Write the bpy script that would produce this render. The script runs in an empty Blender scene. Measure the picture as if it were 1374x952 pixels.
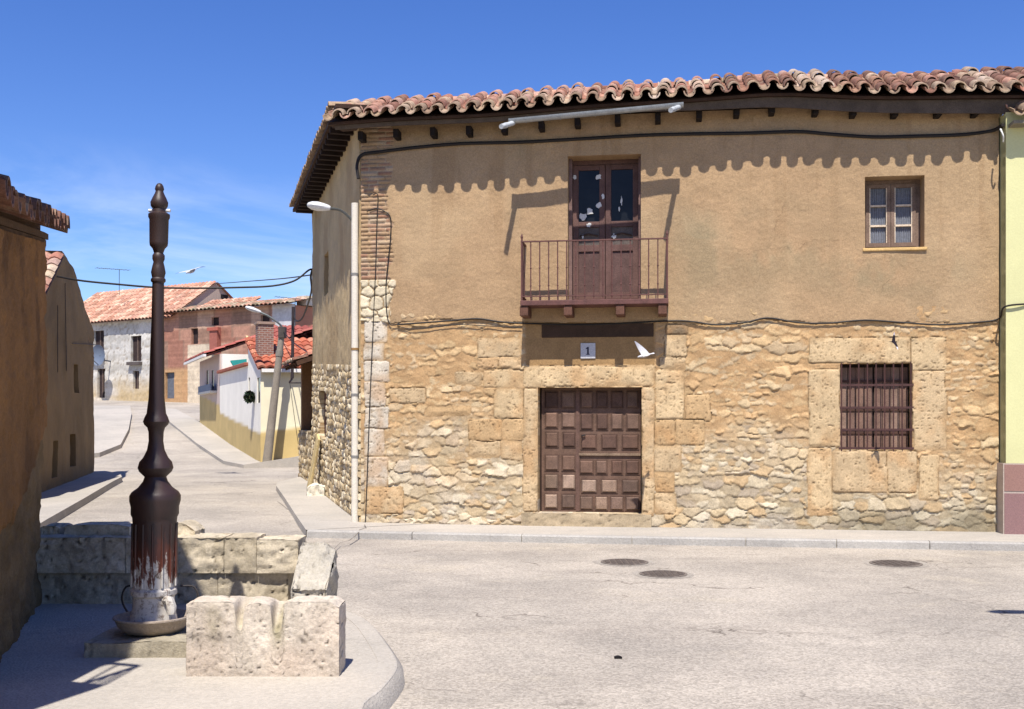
import bpy, math, random
import numpy as np
from mathutils import Vector, Matrix
random.seed(7); RNG = np.random.default_rng(11)
sc = bpy.context.scene
COL = sc.collection
R = math.radians

# ------------------------------------------------------------------ helpers
F, CX, HY, E = 1450.0, 687.0, 562.0, 1.7          # focal length in pixels, principal point, eye height
def W(px, py, d): return Vector(((px-CX)/F*d, d, E+(HY-py)/F*d))
def G(px, py, z=0.0):                              # point of the level z under a pixel of the photograph
    d = F*(E-z)/(py-HY); return Vector(((px-CX)/F*d, d, z))
def lin(c):
    c = c/255.0
    return c/12.92 if c <= .04045 else ((c+.055)/1.055)**2.4
def C(r, g, b, k=1.0): return (lin(r)*k, lin(g)*k, lin(b)*k)

def tag(o, label=None, cat=None, group=None, kind=None):
    if label: o['label'] = label
    if cat: o['category'] = cat
    if group: o['group'] = group
    if kind: o['kind'] = kind
    return o
def thing(name, label, cat, loc=(0,0,0), rotz=0.0, group=None):
    o = bpy.data.objects.new(name, None); COL.objects.link(o)
    o.location = loc; o.rotation_euler = (0,0,rotz); o.empty_display_size = .2
    return tag(o, label, cat, group)
def dup(o, parent=None):
    c = o.copy(); COL.objects.link(c); c.parent = parent
    for ch in list(o.children): dup(ch, c)
    return c

class MB:
    def __init__(s): s.v=[]; s.f=[]; s.c=[]
    def add(s, vs, fs, col=(1,1,1)):
        b = len(s.v); s.v += [tuple(p) for p in vs]; s.f += [tuple(i+b for i in q) for q in fs]
        s.c += [col]*len(vs)
    def box(s, x0,x1,y0,y1,z0,z1, col=(1,1,1)):
        s.add([(x0,y0,z0),(x1,y0,z0),(x1,y1,z0),(x0,y1,z0),(x0,y0,z1),(x1,y0,z1),(x1,y1,z1),(x0,y1,z1)],
              [(3,2,1,0),(4,5,6,7),(0,1,5,4),(1,2,6,5),(2,3,7,6),(3,0,4,7)], col)
    def bar(s, p, q, w, h, col=(1,1,1), up=(0,0,1)):
        p=Vector(p); q=Vector(q); d=(q-p).normalized(); up=Vector(up)
        a=d.cross(up)
        if a.length<1e-4: a=d.cross(Vector((1,0,0)))
        a.normalize(); b=a.cross(d); a*=w/2; b*=h/2
        s.add([p-a-b,p+a-b,p+a+b,p-a+b,q-a-b,q+a-b,q+a+b,q-a+b],
              [(3,2,1,0),(4,5,6,7),(0,1,5,4),(1,2,6,5),(2,3,7,6),(3,0,4,7)], col)
    def tube(s, pts, r, seg=8, col=(1,1,1), cap=True):
        pts=[Vector(p) for p in pts]; n=len(pts)
        rs = r if isinstance(r,(list,tuple)) else [r]*n
        vs=[]; up=Vector((0,0,1)); a=None
        for i,p in enumerate(pts):
            d=(pts[min(i+1,n-1)]-pts[max(i-1,0)]).normalized()
            if a is None:
                a=d.cross(up)
                if a.length<1e-3: a=d.cross(Vector((1,0,0)))
            a=(a-d*a.dot(d)).normalized(); b=d.cross(a)
            for k in range(seg):
                t=2*math.pi*k/seg; vs.append(p+a*(math.cos(t)*rs[i])+b*(math.sin(t)*rs[i]))
        fs=[(i*seg+k,i*seg+(k+1)%seg,(i+1)*seg+(k+1)%seg,(i+1)*seg+k) for i in range(n-1) for k in range(seg)]
        if cap: fs += [tuple(range(seg))[::-1], tuple((n-1)*seg+k for k in range(seg))]
        s.add(vs,fs,col)
    def lathe(s, prof, c=(0,0,0), seg=24, col=(1,1,1), flute=0):
        vs=[]; n=len(prof)
        for r,z in prof:
            for k in range(seg):
                t=2*math.pi*k/seg; vs.append((c[0]+r*math.cos(t),c[1]+r*math.sin(t),c[2]+z))
        fs=[(i*seg+k,i*seg+(k+1)%seg,(i+1)*seg+(k+1)%seg,(i+1)*seg+k) for i in range(n-1) for k in range(seg)]
        fs += [tuple(range(seg))[::-1], tuple((n-1)*seg+k for k in range(seg))]
        s.add(vs,fs,col)
    def prism(s, poly, z0, z1, col=(1,1,1)):          # z0/z1 numbers or functions of (x,y)
        f0 = z0 if callable(z0) else (lambda x,y: z0); f1 = z1 if callable(z1) else (lambda x,y: z1)
        n=len(poly)
        vs=[(x,y,f0(x,y)) for x,y in poly]+[(x,y,f1(x,y)) for x,y in poly]
        fs=[tuple(range(n))[::-1],tuple(range(n,2*n))]+[(i,(i+1)%n,(i+1)%n+n,i+n) for i in range(n)]
        s.add(vs,fs,col)
    def build(s, name, mat, parent=None, smooth=False, bevel=0.0, angle=40, loc=None):
        me=bpy.data.meshes.new(name); me.from_pydata(s.v,[],s.f)
        at=me.color_attributes.new('Col','FLOAT_COLOR','POINT')
        arr=np.ones((len(s.v),4),dtype=np.float32); arr[:,:3]=np.array(s.c,dtype=np.float32).reshape(-1,3)
        at.data.foreach_set('color',arr.ravel())
        if smooth:
            me.polygons.foreach_set('use_smooth',[True]*len(me.polygons))
            if angle: me.set_sharp_from_angle(angle=R(angle))
        me.materials.append(mat); me.update()
        o=bpy.data.objects.new(name,me); COL.objects.link(o); o.parent=parent
        if loc is not None: o.location=loc
        if bevel:
            m=o.modifiers.new('bevel','BEVEL'); m.width=bevel; m.segments=2; m.limit_method='ANGLE'; m.angle_limit=R(40)
        return o

# ------------------------------------------------------------------ numpy noise and stone patterns
_T = RNG.random((256,256))
def vnoise(x, y, s=0):
    x=np.asarray(x,float)+s*17.37; y=np.asarray(y,float)+s*9.71
    xi=np.floor(x).astype(int); yi=np.floor(y).astype(int); fx=x-xi; fy=y-yi
    fx=fx*fx*(3-2*fx); fy=fy*fy*(3-2*fy)
    t=lambda a,b:_T[a%256,b%256]
    return (t(xi,yi)*(1-fx)+t(xi+1,yi)*fx)*(1-fy)+(t(xi,yi+1)*(1-fx)+t(xi+1,yi+1)*fx)*fy
def fbm(x, y, s=0, o=4):
    v=0; a=.5; tot=0
    for k in range(o):
        v=v+a*vnoise(x*2**k,y*2**k,s+k); tot+=a; a*=.5
    return v/tot                                        # 0..1
def sst(a,b,x):
    t=np.clip((x-a)/(b-a),0,1); return t*t*(3-2*t)

def rubble(S, Z, size=(.26,.13), seed=1, warp=.05):
    """irregular stone cells: returns (edge distance, stone id, offset x, offset z)"""
    rng=np.random.default_rng(seed); w,h=size
    s0,s1,z0,z1=S.min()-.6,S.max()+.6,Z.min()-.5,Z.max()+.5
    pts=[]; z=z0
    while z<z1:
        rh=h*rng.uniform(.65,1.5); x=s0+rng.uniform(0,w)
        while x<s1:
            rw=w*rng.uniform(.45,1.7); pts.append((x+rw/2,z+rh/2+rng.normal(0,h*.22))); x+=rw
        z+=rh
    P=np.array(pts); asp=h/w*1.25
    Sw=S+(fbm(S*6,Z*8,seed)-.5)*warp*2; Zw=Z+(fbm(S*5,Z*8,seed+5)-.5)*warp*1.6
    F1=np.empty_like(S); F2=np.empty_like(S); ID=np.empty(S.shape,int)
    for j in range(S.shape[0]):
        zz=Zw[j]; m=(P[:,1]>zz.min()-.5)&(P[:,1]<zz.max()+.5); idx=np.nonzero(m)[0]; Q=P[idx]
        D=((Sw[j][:,None]-Q[None,:,0])*asp)**2+(zz[:,None]-Q[None,:,1])**2
        o=np.argpartition(D,1,axis=1)[:,:2]; d=np.take_along_axis(D,o,1); sw=d[:,0]>d[:,1]
        F1[j]=np.sqrt(np.minimum(d[:,0],d[:,1])); F2[j]=np.sqrt(np.maximum(d[:,0],d[:,1]))
        ID[j]=idx[np.where(sw,o[:,1],o[:,0])]
    return F2-F1, ID, S-P[ID,0], Z-P[ID,1]
def hid(ID,k): return ((ID*(7919+k*131)+k*577)%1009)/1009.0

def heightfield(name, mat, parent, x0,x1,z0,z1, res, fn, O=(0,0), ex=(1,0), holes=(), skirt=None, top=None, smooth=True):
    """rough wall: a fine grid pushed outwards by fn(S,Z)->(height, rgb); holes (x0,x1,z0,z1,reveal depth, (bl,br,tr,tl) ignored)"""
    def axis(a,b,extra):
        g=np.linspace(a,b,max(2,int(round((b-a)/res))+1))
        ex_=[e for e in extra if a<e<b]
        for e in ex_: g=g[np.abs(g-e)>res*.45]
        return np.unique(np.concatenate([g,ex_,[a,b]]))
    gx=axis(x0,x1,[v for h in holes for v in h[:2]]); gz=axis(z0,z1,[v for h in holes for v in h[2:4]])
    S,Z=np.meshgrid(gx,gz); H,rgb=fn(S,Z); nx,nz=len(gx),len(gz)
    if top is not None: 
        t=top(gx)[None,:]; Zr=z0+(Z-z0)/(z1-z0)*(t-z0)
    else: Zr=Z
    ex=np.array(ex,float); no=np.array([ex[1],-ex[0]])
    def place(S,H,Z): return np.stack([O[0]+ex[0]*S+no[0]*H, O[1]+ex[1]*S+no[1]*H, Z],-1)
    V=[place(S,H,Zr).reshape(-1,3)]; CC=[rgb.reshape(-1,3)]
    idx=np.arange(nx*nz).reshape(nz,nx)
    q=np.stack([idx[:-1,:-1],idx[:-1,1:],idx[1:,1:],idx[1:,:-1]],-1)
    keep=np.ones((nz-1,nx-1),bool); mx=(gx[:-1]+gx[1:])/2; mz=(gz[:-1]+gz[1:])/2
    for h in holes: keep&=~((mx[None,:]>h[0])&(mx[None,:]<h[1])&(mz[:,None]>h[2])&(mz[:,None]<h[3]))
    Fc=[q[keep]]; n=nx*nz
    def strip(ids, depth, flip):
        nonlocal n
        k=len(ids); jj,ii=np.unravel_index(ids,(nz,nx))
        V.append(place(S[jj,ii],np.full(k,-depth),Zr[jj,ii])); CC.append(rgb[jj,ii])
        b=np.arange(n,n+k); n+=k
        f=np.stack([ids[:-1],ids[1:],b[1:],b[:-1]],-1)
        Fc.append(f[:,::-1] if flip else f)
    for h in holes:
        i0,i1=np.argmin(abs(gx-h[0])),np.argmin(abs(gx-h[1])); j0,j1=np.argmin(abs(gz-h[2])),np.argmin(abs(gz-h[3]))
        strip(idx[j0,i0:i1+1],h[4],False); strip(idx[j1,i0:i1+1],h[4],True)
        strip(idx[j0:j1+1,i0],h[4],True); strip(idx[j0:j1+1,i1],h[4],False)
    for k in (skirt or ''):
        if k=='l': strip(idx[:,0],.25,False)
        if k=='r': strip(idx[:,-1],.25,True)
        if k=='t': strip(idx[-1],.25,False)
    V=np.concatenate(V); CC=np.concatenate(CC); Fc=np.concatenate(Fc)
    me=bpy.data.meshes.new(name); me.vertices.add(len(V)); me.vertices.foreach_set('co',V.astype(np.float32).ravel())
    me.loops.add(len(Fc)*4); me.loops.foreach_set('vertex_index',Fc.astype(np.int32).ravel())
    me.polygons.add(len(Fc)); me.polygons.foreach_set('loop_start',(np.arange(len(Fc))*4).astype(np.int32))
    me.update(calc_edges=True); me.validate()
    at=me.color_attributes.new('Col','FLOAT_COLOR','POINT')
    arr=np.ones((len(V),4),np.float32); arr[:,:3]=CC; at.data.foreach_set('color',arr.ravel())
    if smooth:
        me.polygons.foreach_set('use_smooth',[True]*len(me.polygons)); me.set_sharp_from_angle(angle=R(60))
    me.materials.append(mat)
    o=bpy.data.objects.new(name,me); COL.objects.link(o); o.parent=parent
    return o
def A3(c): return np.array(c)[None,None,:]
def mixc(a,b,t): return a*(1-t[...,None])+b*t[...,None]

# ------------------------------------------------------------------ materials
def surf(name, col=(1,1,1), rough=.9, var=.25, vs=3.0, fine=.2, fs=60.0, bump=.25, bs=90.0, attr=True, spec=.25, metal=0.0, dist=.01, stain=None, sscale=.7, slo=.52, shi=.7, samt=.6):
    m=bpy.data.materials.new(name); m.use_nodes=True; nt=m.node_tree; N=nt.nodes; L=nt.links
    b=N['Principled BSDF']; b.inputs['Roughness'].default_value=rough; b.inputs['Specular IOR Level'].default_value=spec; b.inputs['Metallic'].default_value=metal
    tc=N.new('ShaderNodeTexCoord')
    def noise(scale,detail=5,rg=.6):
        n=N.new('ShaderNodeTexNoise'); n.inputs['Scale'].default_value=scale; n.inputs['Detail'].default_value=detail; n.inputs['Roughness'].default_value=rg
        L.new(tc.outputs['Object'],n.inputs['Vector']); return n
    def rng(sock,a,b_,lo,hi):
        r=N.new('ShaderNodeMapRange'); r.inputs[1].default_value=a; r.inputs[2].default_value=b_; r.inputs[3].default_value=lo; r.inputs[4].default_value=hi
        L.new(sock,r.inputs[0]); return r.outputs[0]
    def mul(a,bs_):
        x=N.new('ShaderNodeMix'); x.data_type='RGBA'; x.blend_type='MULTIPLY'; x.inputs[0].default_value=1
        if isinstance(a,tuple): x.inputs[6].default_value=(*a,1)
        else: L.new(a,x.inputs[6])
        L.new(bs_,x.inputs[7]); return x.outputs[2]
    cur=tuple(col)
    if attr:
        a=N.new('ShaderNodeVertexColor'); a.layer_name='Col'; cur=mul(cur,a.outputs['Color'])
    cur=mul(cur,rng(noise(vs).outputs['Fac'],.3,.7,1-var,1+var))
    cur=mul(cur,rng(noise(fs,3,.7).outputs['Fac'],.3,.7,1-fine,1+fine))
    if stain:
        x=N.new('ShaderNodeMix'); x.data_type='RGBA'; L.new(rng(noise(sscale,6,.65).outputs['Fac'],slo,shi,0,samt),x.inputs[0]); L.new(cur,x.inputs[6]); x.inputs[7].default_value=(*stain,1); cur=x.outputs[2]
    L.new(cur,b.inputs['Base Color'])
    if bump:
        bp=N.new('ShaderNodeBump'); bp.inputs['Strength'].default_value=bump; bp.inputs['Distance'].default_value=dist
        L.new(noise(bs,5,.7).outputs['Fac'],bp.inputs['Height']); L.new(bp.outputs['Normal'],b.inputs['Normal'])
    return m
M={}
M['wall']   = surf('earth_render',var=.08,vs=1.3,fine=.20,fs=55,bump=.7,bs=75,dist=.012)
M['stone']  = surf('limestone',var=.14,vs=5,fine=.18,fs=45,bump=.6,bs=70,dist=.012)
M['tile']   = surf('clay_tile',var=.28,vs=9,fine=.25,fs=55,bump=.4,bs=80,stain=C(176,168,140,.7),sscale=7,slo=.52,shi=.75,samt=.55)
M['redtile']= surf('new_clay_tile',var=.18,vs=4,fine=.12,fs=30,bump=.2,bs=50)
M['wood']   = surf('weathered_wood',var=.25,vs=6,fine=.3,fs=70,bump=.4,bs=60,rough=.85)
M['iron']   = surf('rusty_iron',var=.3,vs=12,fine=.25,fs=70,bump=.3,bs=90,rough=.7,spec=.4)
M['cable']  = surf('black_cable',C(38,34,32),var=.1,bump=0,rough=.6)
M['zinc']   = surf('zinc',C(170,175,178,.8),var=.12,vs=8,bump=.1,rough=.45,metal=.5)
M['paint']  = surf('painted_render',var=.06,vs=1.2,fine=.05,fs=40,bump=.3,bs=45,dist=.008)
M['road']   = None
M['glass']  = surf('window_glass',C(40,42,46,.5),var=.3,vs=3,fine=.0,bump=.03,bs=3,rough=.12,spec=.18)
M['feather']= surf('feathers',var=.1,vs=20,fine=.1,bump=.15)
M['enamel'] = surf('enamel',var=.05,bump=.05,rough=.4)
M['pumpiron']=None

def ground_mat(name, base, patch, fleck=.5, scale=1.0, road=False):
    m=bpy.data.materials.new(name); m.use_nodes=True; nt=m.node_tree; N=nt.nodes; L=nt.links
    b=N['Principled BSDF']; b.inputs['Roughness'].default_value=.95; b.inputs['Specular IOR Level'].default_value=.15
    tc=N.new('ShaderNodeTexCoord')
    def noise(s,d=5,r=.6,st=None):
        n=N.new('ShaderNodeTexNoise'); n.inputs['Scale'].default_value=s*scale; n.inputs['Detail'].default_value=d; n.inputs['Roughness'].default_value=r
        if st:
            mp=N.new('ShaderNodeMapping'); mp.inputs['Scale'].default_value=st; L.new(tc.outputs['Object'],mp.inputs[0]); L.new(mp.outputs[0],n.inputs['Vector'])
        else: L.new(tc.outputs['Object'],n.inputs['Vector'])
        return n.outputs['Fac']
    def rng(s,a,b_,lo,hi):
        r=N.new('ShaderNodeMapRange'); r.inputs[1].default_value=a; r.inputs[2].default_value=b_; r.inputs[3].default_value=lo; r.inputs[4].default_value=hi; L.new(s,r.inputs[0]); return r.outputs[0]
    def mix(f,a,c):
        x=N.new('ShaderNodeMix'); x.data_type='RGBA'; L.new(f,x.inputs[0])
        for k,q in ((6,a),(7,c)):
            if isinstance(q,tuple): x.inputs[k].default_value=(*q,1)
            else: L.new(q,x.inputs[k])
        return x.outputs[2]
    cur=mix(rng(noise(.35,6,.65),.40,.60,0,1),base,patch)
    cur=mix(rng(noise(1.1,6,.7,(1,2.2,1)),.55,.72,0,.55),cur,tuple(v*.8 for v in patch))
    cur=mix(rng(noise(2.3,5,.7),.58,.75,0,.5),cur,tuple(min(1,v*1.22) for v in base))
    if road:
        cur=mix(rng(noise(.9,5,.65,(.3,1.0,1)),.50,.75,0,.35),cur,C(170,158,146,.56))       # worn lanes and tyre dirt running along the street
        cur=mix(rng(noise(.55,7,.7,(1,1,1)),.56,.66,0,.45),cur,C(222,208,186,.62))          # dusty pale patches
        cur=mix(rng(noise(3.1,4,.6),.70,.78,0,.5),cur,C(140,128,118,.5))                   # small oil spots
        vc=N.new('ShaderNodeTexVoronoi'); vc.feature='DISTANCE_TO_EDGE'; vc.inputs['Scale'].default_value=.42; vc.inputs['Randomness'].default_value=1
        nd=N.new('ShaderNodeTexNoise'); nd.inputs['Scale'].default_value=2.2; nd.inputs['Detail'].default_value=6; L.new(tc.outputs['Object'],nd.inputs['Vector'])
        va=N.new('ShaderNodeVectorMath'); va.operation='MULTIPLY_ADD'; L.new(nd.outputs['Color'],va.inputs[0]); va.inputs[1].default_value=(.9,.9,.9); L.new(tc.outputs['Object'],va.inputs[2]); L.new(va.outputs[0],vc.inputs['Vector'])
        ck=N.new('ShaderNodeMath'); ck.operation='MULTIPLY'; L.new(rng(vc.outputs['Distance'],.0,.008,.85,0),ck.inputs[0]); L.new(rng(noise(.5,3),.5,.6,0,1),ck.inputs[1])
        cur=mix(ck.outputs[0],cur,C(120,108,98,.5))
    v=N.new('ShaderNodeTexVoronoi'); v.inputs['Scale'].default_value=62*scale; L.new(tc.outputs['Object'],v.inputs['Vector'])
    sep=N.new('ShaderNodeSeparateColor'); L.new(v.outputs['Color'],sep.inputs[0])
    x=N.new('ShaderNodeMix'); x.data_type='RGBA'; x.blend_type='MULTIPLY'; x.inputs[0].default_value=fleck; L.new(cur,x.inputs[6])
    cr=N.new('ShaderNodeCombineColor'); k=rng(sep.outputs[0],0,1,.45,1.5)
    for i in range(3): L.new(k,cr.inputs[i])
    L.new(cr.outputs[0],x.inputs[7]); cur=x.outputs[2]
    x=N.new('ShaderNodeMix'); x.data_type='RGBA'; x.blend_type='MULTIPLY'; x.inputs[0].default_value=1; L.new(cur,x.inputs[6])
    cr=N.new('ShaderNodeCombineColor'); k=rng(noise(240,2,.6),.3,.7,.86,1.14)
    for i in range(3): L.new(k,cr.inputs[i])
    L.new(cr.outputs[0],x.inputs[7]); cur=x.outputs[2]
    L.new(cur,b.inputs['Base Color'])
    bp=N.new('ShaderNodeBump'); bp.inputs['Strength'].default_value=.5; bp.inputs['Distance'].default_value=.006
    L.new(v.outputs['Distance'],bp.inputs['Height']); L.new(bp.outputs['Normal'],b.inputs['Normal'])
    return m
M['road']=ground_mat('worn_pale_asphalt',C(213,201,185,.62),C(188,178,165,.60),fleck=.46,road=True)
M['slab']=ground_mat('pale_concrete',C(212,202,188,.66),C(198,190,178,.64),fleck=.18)
M['kerb']=ground_mat('kerb_concrete',C(206,200,190,.66),C(186,180,172,.64),fleck=.2)

def pump_mat():
    m=bpy.data.materials.new('peeling_painted_iron'); m.use_nodes=True; nt=m.node_tree; N=nt.nodes; L=nt.links
    b=N['Principled BSDF']; b.inputs['Roughness'].default_value=.5; b.inputs['Specular IOR Level'].default_value=.45
    tc=N.new('ShaderNodeTexCoord'); sp=N.new('ShaderNodeSeparateXYZ'); L.new(tc.outputs['Object'],sp.inputs[0])
    mp=N.new('ShaderNodeMapping'); mp.inputs['Scale'].default_value=(26,26,7); L.new(tc.outputs['Object'],mp.inputs[0])
    n=N.new('ShaderNodeTexNoise'); n.inputs['Scale'].default_value=1; n.inputs['Detail'].default_value=6; n.inputs['Roughness'].default_value=.7; L.new(mp.outputs[0],n.inputs['Vector'])
    def math_(op,a,c):
        x=N.new('ShaderNodeMath'); x.operation=op
        for i,q in enumerate((a,c)):
            if isinstance(q,(int,float)): x.inputs[i].default_value=q
            else: L.new(q,x.inputs[i])
        return x.outputs[0]
    def band(off,amp,soft):
        z=math_('ADD',sp.outputs[2],math_('MULTIPLY',math_('SUBTRACT',n.outputs['Fac'],.5),amp))
        r=N.new('ShaderNodeMapRange'); r.inputs[1].default_value=off-soft; r.inputs[2].default_value=off+soft; L.new(z,r.inputs[0]); return r.outputs[0]
    def mix(f,a,c):
        x=N.new('ShaderNodeMix'); x.data_type='RGBA'; L.new(f,x.inputs[0])
        for k,q in ((6,a),(7,c)):
            if isinstance(q,tuple): x.inputs[k].default_value=(*q,1)
            else: L.new(q,x.inputs[k])
        return x.outputs[2]
    n2=N.new('ShaderNodeTexNoise'); n2.inputs['Scale'].default_value=22; n2.inputs['Detail'].default_value=6; n2.inputs['Roughness'].default_value=.75; L.new(tc.outputs['Object'],n2.inputs['Vector'])
    r2=N.new('ShaderNodeMapRange'); r2.inputs[1].default_value=.50; r2.inputs[2].default_value=.66; L.new(n2.outputs['Fac'],r2.inputs[0])
    wc_=mix(r2.outputs[0],C(226,218,206,.7),C(128,104,88,.5))
    c=mix(band(.52,1.1,.03),wc_,C(112,60,44,.6))
    c=mix(band(.70,.5,.08),c,C(60,42,38,.72))
    L.new(c,b.inputs['Base Color'])
    bp=N.new('ShaderNodeBump'); bp.inputs['Strength'].default_value=.4; bp.inputs['Distance'].default_value=.006; L.new(n.outputs['Fac'],bp.inputs['Height']); L.new(bp.outputs['Normal'],b.inputs['Normal'])
    return m
M['pumpiron']=pump_mat()
def brickmat():
    m=surf('small_bricks',attr=False); nt=m.node_tree; N=nt.nodes; L=nt.links; b=N['Principled BSDF']
    br=N.new('ShaderNodeTexBrick'); br.inputs['Scale'].default_value=1; br.inputs['Brick Width'].default_value=.16; br.inputs['Row Height'].default_value=.065; br.inputs['Mortar Size'].default_value=.012
    br.inputs['Color1'].default_value=(*C(176,118,98,.62),1); br.inputs['Color2'].default_value=(*C(150,104,92,.58),1); br.inputs['Mortar'].default_value=(*C(190,172,156,.6),1)
    tc=N.new('ShaderNodeTexCoord'); sp=N.new('ShaderNodeSeparateXYZ'); cb=N.new('ShaderNodeCombineXYZ'); ad=N.new('ShaderNodeMath'); L.new(tc.outputs['Object'],sp.inputs[0]); L.new(sp.outputs[0],ad.inputs[0]); L.new(sp.outputs[1],ad.inputs[1])
    L.new(ad.outputs[0],cb.inputs[0]); L.new(sp.outputs[2],cb.inputs[1]); L.new(cb.outputs[0],br.inputs['Vector']); L.new(br.outputs['Color'],b.inputs['Base Color']); return m

# ------------------------------------------------------------------ roof tiles
OLD=[C(190,142,124,.76),C(198,160,138,.78),C(176,120,100,.72),C(146,100,84,.66),C(206,182,158,.78),C(188,154,138,.76),C(192,168,140,.76),C(196,148,126,.76)]
DARKT=[C(132,92,76,.66),C(112,80,68,.6),C(152,108,86,.7),C(104,78,68,.6),C(172,134,108,.72),C(140,100,84,.66)]
LICH=[C(184,164,132,.66),C(172,154,128,.62),C(192,174,148,.68),C(160,140,114,.58)]
def tile_field(mb, base, Xv, Yv, Nv, ncol, pitch, ncrs, expo=.30, r=.088, col=None, th=.018, seg=7, jit=.008, tl=.40):
    """base(x,i)->point at the eave for the distance x along it; every tile is a thick half pipe"""
    Xv,Yv,Nv=Vector(Xv),Vector(Yv),Vector(Nv); tnf=Yv.z/math.hypot(Yv.x,Yv.y)      # tile ends are cut plumb
    def pipe(P, cover, c, rf, rb):
        vs=[]
        for (yy,rr,zz) in ((0,rf,.022),(tl,rb,0)):
            for rad in (rr,rr-th):
                for k in range(seg+1):
                    t=math.pi*k/seg
                    if cover: x,z=rad*math.cos(t),rad*math.sin(t)*.92
                    else: x,z=-rad*math.cos(t),rf-rad*math.sin(t)*.92
                    vs.append(P+Xv*x+Yv*(yy+(z*tnf if yy==0 else 0))+Nv*(z+zz))
        s1=seg+1; fs=[]
        for k in range(seg):
            fs.append((k,k+1,2*s1+k+1,2*s1+k)); fs.append((s1+k+1,s1+k,3*s1+k,3*s1+k+1)); fs.append((k+1,k,s1+k,s1+k+1)); fs.append((2*s1+k,2*s1+k+1,3*s1+k+1,3*s1+k))
        fs.append((0,2*s1,3*s1,s1)); fs.append((seg,s1+seg,3*s1+seg,2*s1+seg))
        if not cover: fs=[f[::-1] for f in fs]
        mb.add(vs,fs,c)
    for i in range(ncol):
        lich=random.random()<.10; jx=random.gauss(0,jit)
        for cover in (False,True):
            x=(i+(.5 if cover else 0))*pitch+jx; skew=random.gauss(0,.004)
            for j in range(ncrs(x) if callable(ncrs) else ncrs):
                P=base(x)+Yv*((.03 if (cover and j==0) else 0)+j*expo+(random.uniform(-.05,.03) if j else random.uniform(-.014,.01)))+Xv*(skew*j+random.gauss(0,.009))+Nv*((.062 if cover else 0)+random.uniform(-.010,.014))
                c=col(x,j,lich); k=random.uniform(.88,1.08); c=tuple(v*k*.7+u*.3 for v,u in zip(c,C(178,132,112,.7)))
                k=1 if cover else .92; pipe(P,cover,c,r*k*random.uniform(.98,1.08),r*k*.90)
def wavy_roof(mb, P, Xv, Yv, Nv, w, l, pitch=.25, expo=.35, amp=.06, cols=OLD, sx=4, edge=.05):
    """far roofs: one sheet of rolled tiles, stepped at each course, every tile its own tone"""
    P,Xv,Yv,Nv=Vector(P),Vector(Xv),Vector(Yv),Vector(Nv)
    nc=int(w/pitch); nr=max(1,int(l/expo)); tone=[[random.choice(cols) for _ in range(nr)] for _ in range(nc)]
    for i in range(nc):
        for j in range(nr):
            c=tone[i][j]; k=random.uniform(.8,1.15); c=tuple(v*k for v in c); vs=[]
            for b in (0,1):
                for a in range(sx+1):
                    t=a/sx; vs.append(P+Xv*((i+t)*pitch)+Yv*((j+b)*expo)+Nv*(amp*math.sin(math.pi*t)+(.03 if b==0 else 0)))
            fs=[(a,a+1,sx+2+a,sx+1+a) for a in range(sx)]
            n0=len(vs)
            if True:
                vs+= [vs[a]-Nv*edge for a in range(sx+1)]
                fs+= [(n0+a,n0+a+1,a+1,a) for a in range(sx)]
            mb.add(vs,fs,c)
    mb.add([P-Nv*edge,P+Xv*(nc*pitch)-Nv*edge,P+Xv*(nc*pitch)+Yv*(nr*expo)-Nv*edge,P+Yv*(nr*expo)-Nv*edge],[(3,2,1,0)],cols[0])

def gable(mb, poly, y0, y1, col): pass

# ------------------------------------------------------------------ ground
def gz(y): return float(np.interp(y,[-50,17,22,27,32,37,42,48,53,62,70,90,400],[0,0,.1,.2,.33,.68,1.15,1.66,2.03,2.45,2.86,3.6,6]))
def make_ground():
    ys=np.unique(np.concatenate([np.linspace(-40,16,15),np.linspace(17,72,56),np.linspace(80,400,12)]))
    xs=np.unique(np.concatenate([np.linspace(-400,-60,6),np.linspace(-60,60,25),np.linspace(60,400,6)]))
    mb=MB(); mb.v=[(x,y,gz(y)) for y in ys for x in xs]; mb.c=[(1,1,1)]*len(mb.v); n=len(xs)
    mb.f=[(j*n+i,j*n+i+1,(j+1)*n+i+1,(j+1)*n+i) for j in range(len(ys)-1) for i in range(n-1)]
    tag(mb.build('road',M['road'],smooth=True,angle=0),kind='structure')
make_ground()
def pavement(name, pts, top, kerbw=.14, mat='slab', kerb_on=None, drop=.3, rise=.12):
    """raised slab: pts is its outline (anticlockwise); top(x,y) its height; kerb_on = outline edges (i) that carry a kerb stone band"""
    mb=MB(); mb.prism([(p[0],p[1]) for p in pts],lambda x,y:top(x,y)-drop,top)
    o=mb.build(name,M[mat],bevel=.02); tag(o,kind='structure'); return o
def ribbon(name, pts, w, z=.004, mat=None):
    mb=MB(); vs=[]
    for i,p in enumerate(pts):
        a=Vector(pts[max(i-1,0)]); b=Vector(pts[min(i+1,len(pts)-1)]); d=(b-a).normalized(); n=Vector((-d.y,d.x,0))
        ww=w*random.uniform(.5,1.2)/2; p=Vector(p); vs+=[p+n*ww+Vector((0,0,z)),p-n*ww+Vector((0,0,z))]
    mb.add(vs,[(2*i,2*i+1,2*i+3,2*i+2) for i in range(len(pts)-1)])
    return tag(mb.build(name,mat),kind='structure')
def wob(a,b,n=9,amp=.06):
    a,b=Vector(a),Vector(b); out=[]
    for i in range(n+1):
        t=i/n; p=a.lerp(b,t); k=0 if i in (0,n) else amp; out.append(p+Vector((random.gauss(0,k),random.gauss(0,k*1.5),0)))
    return out

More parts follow.
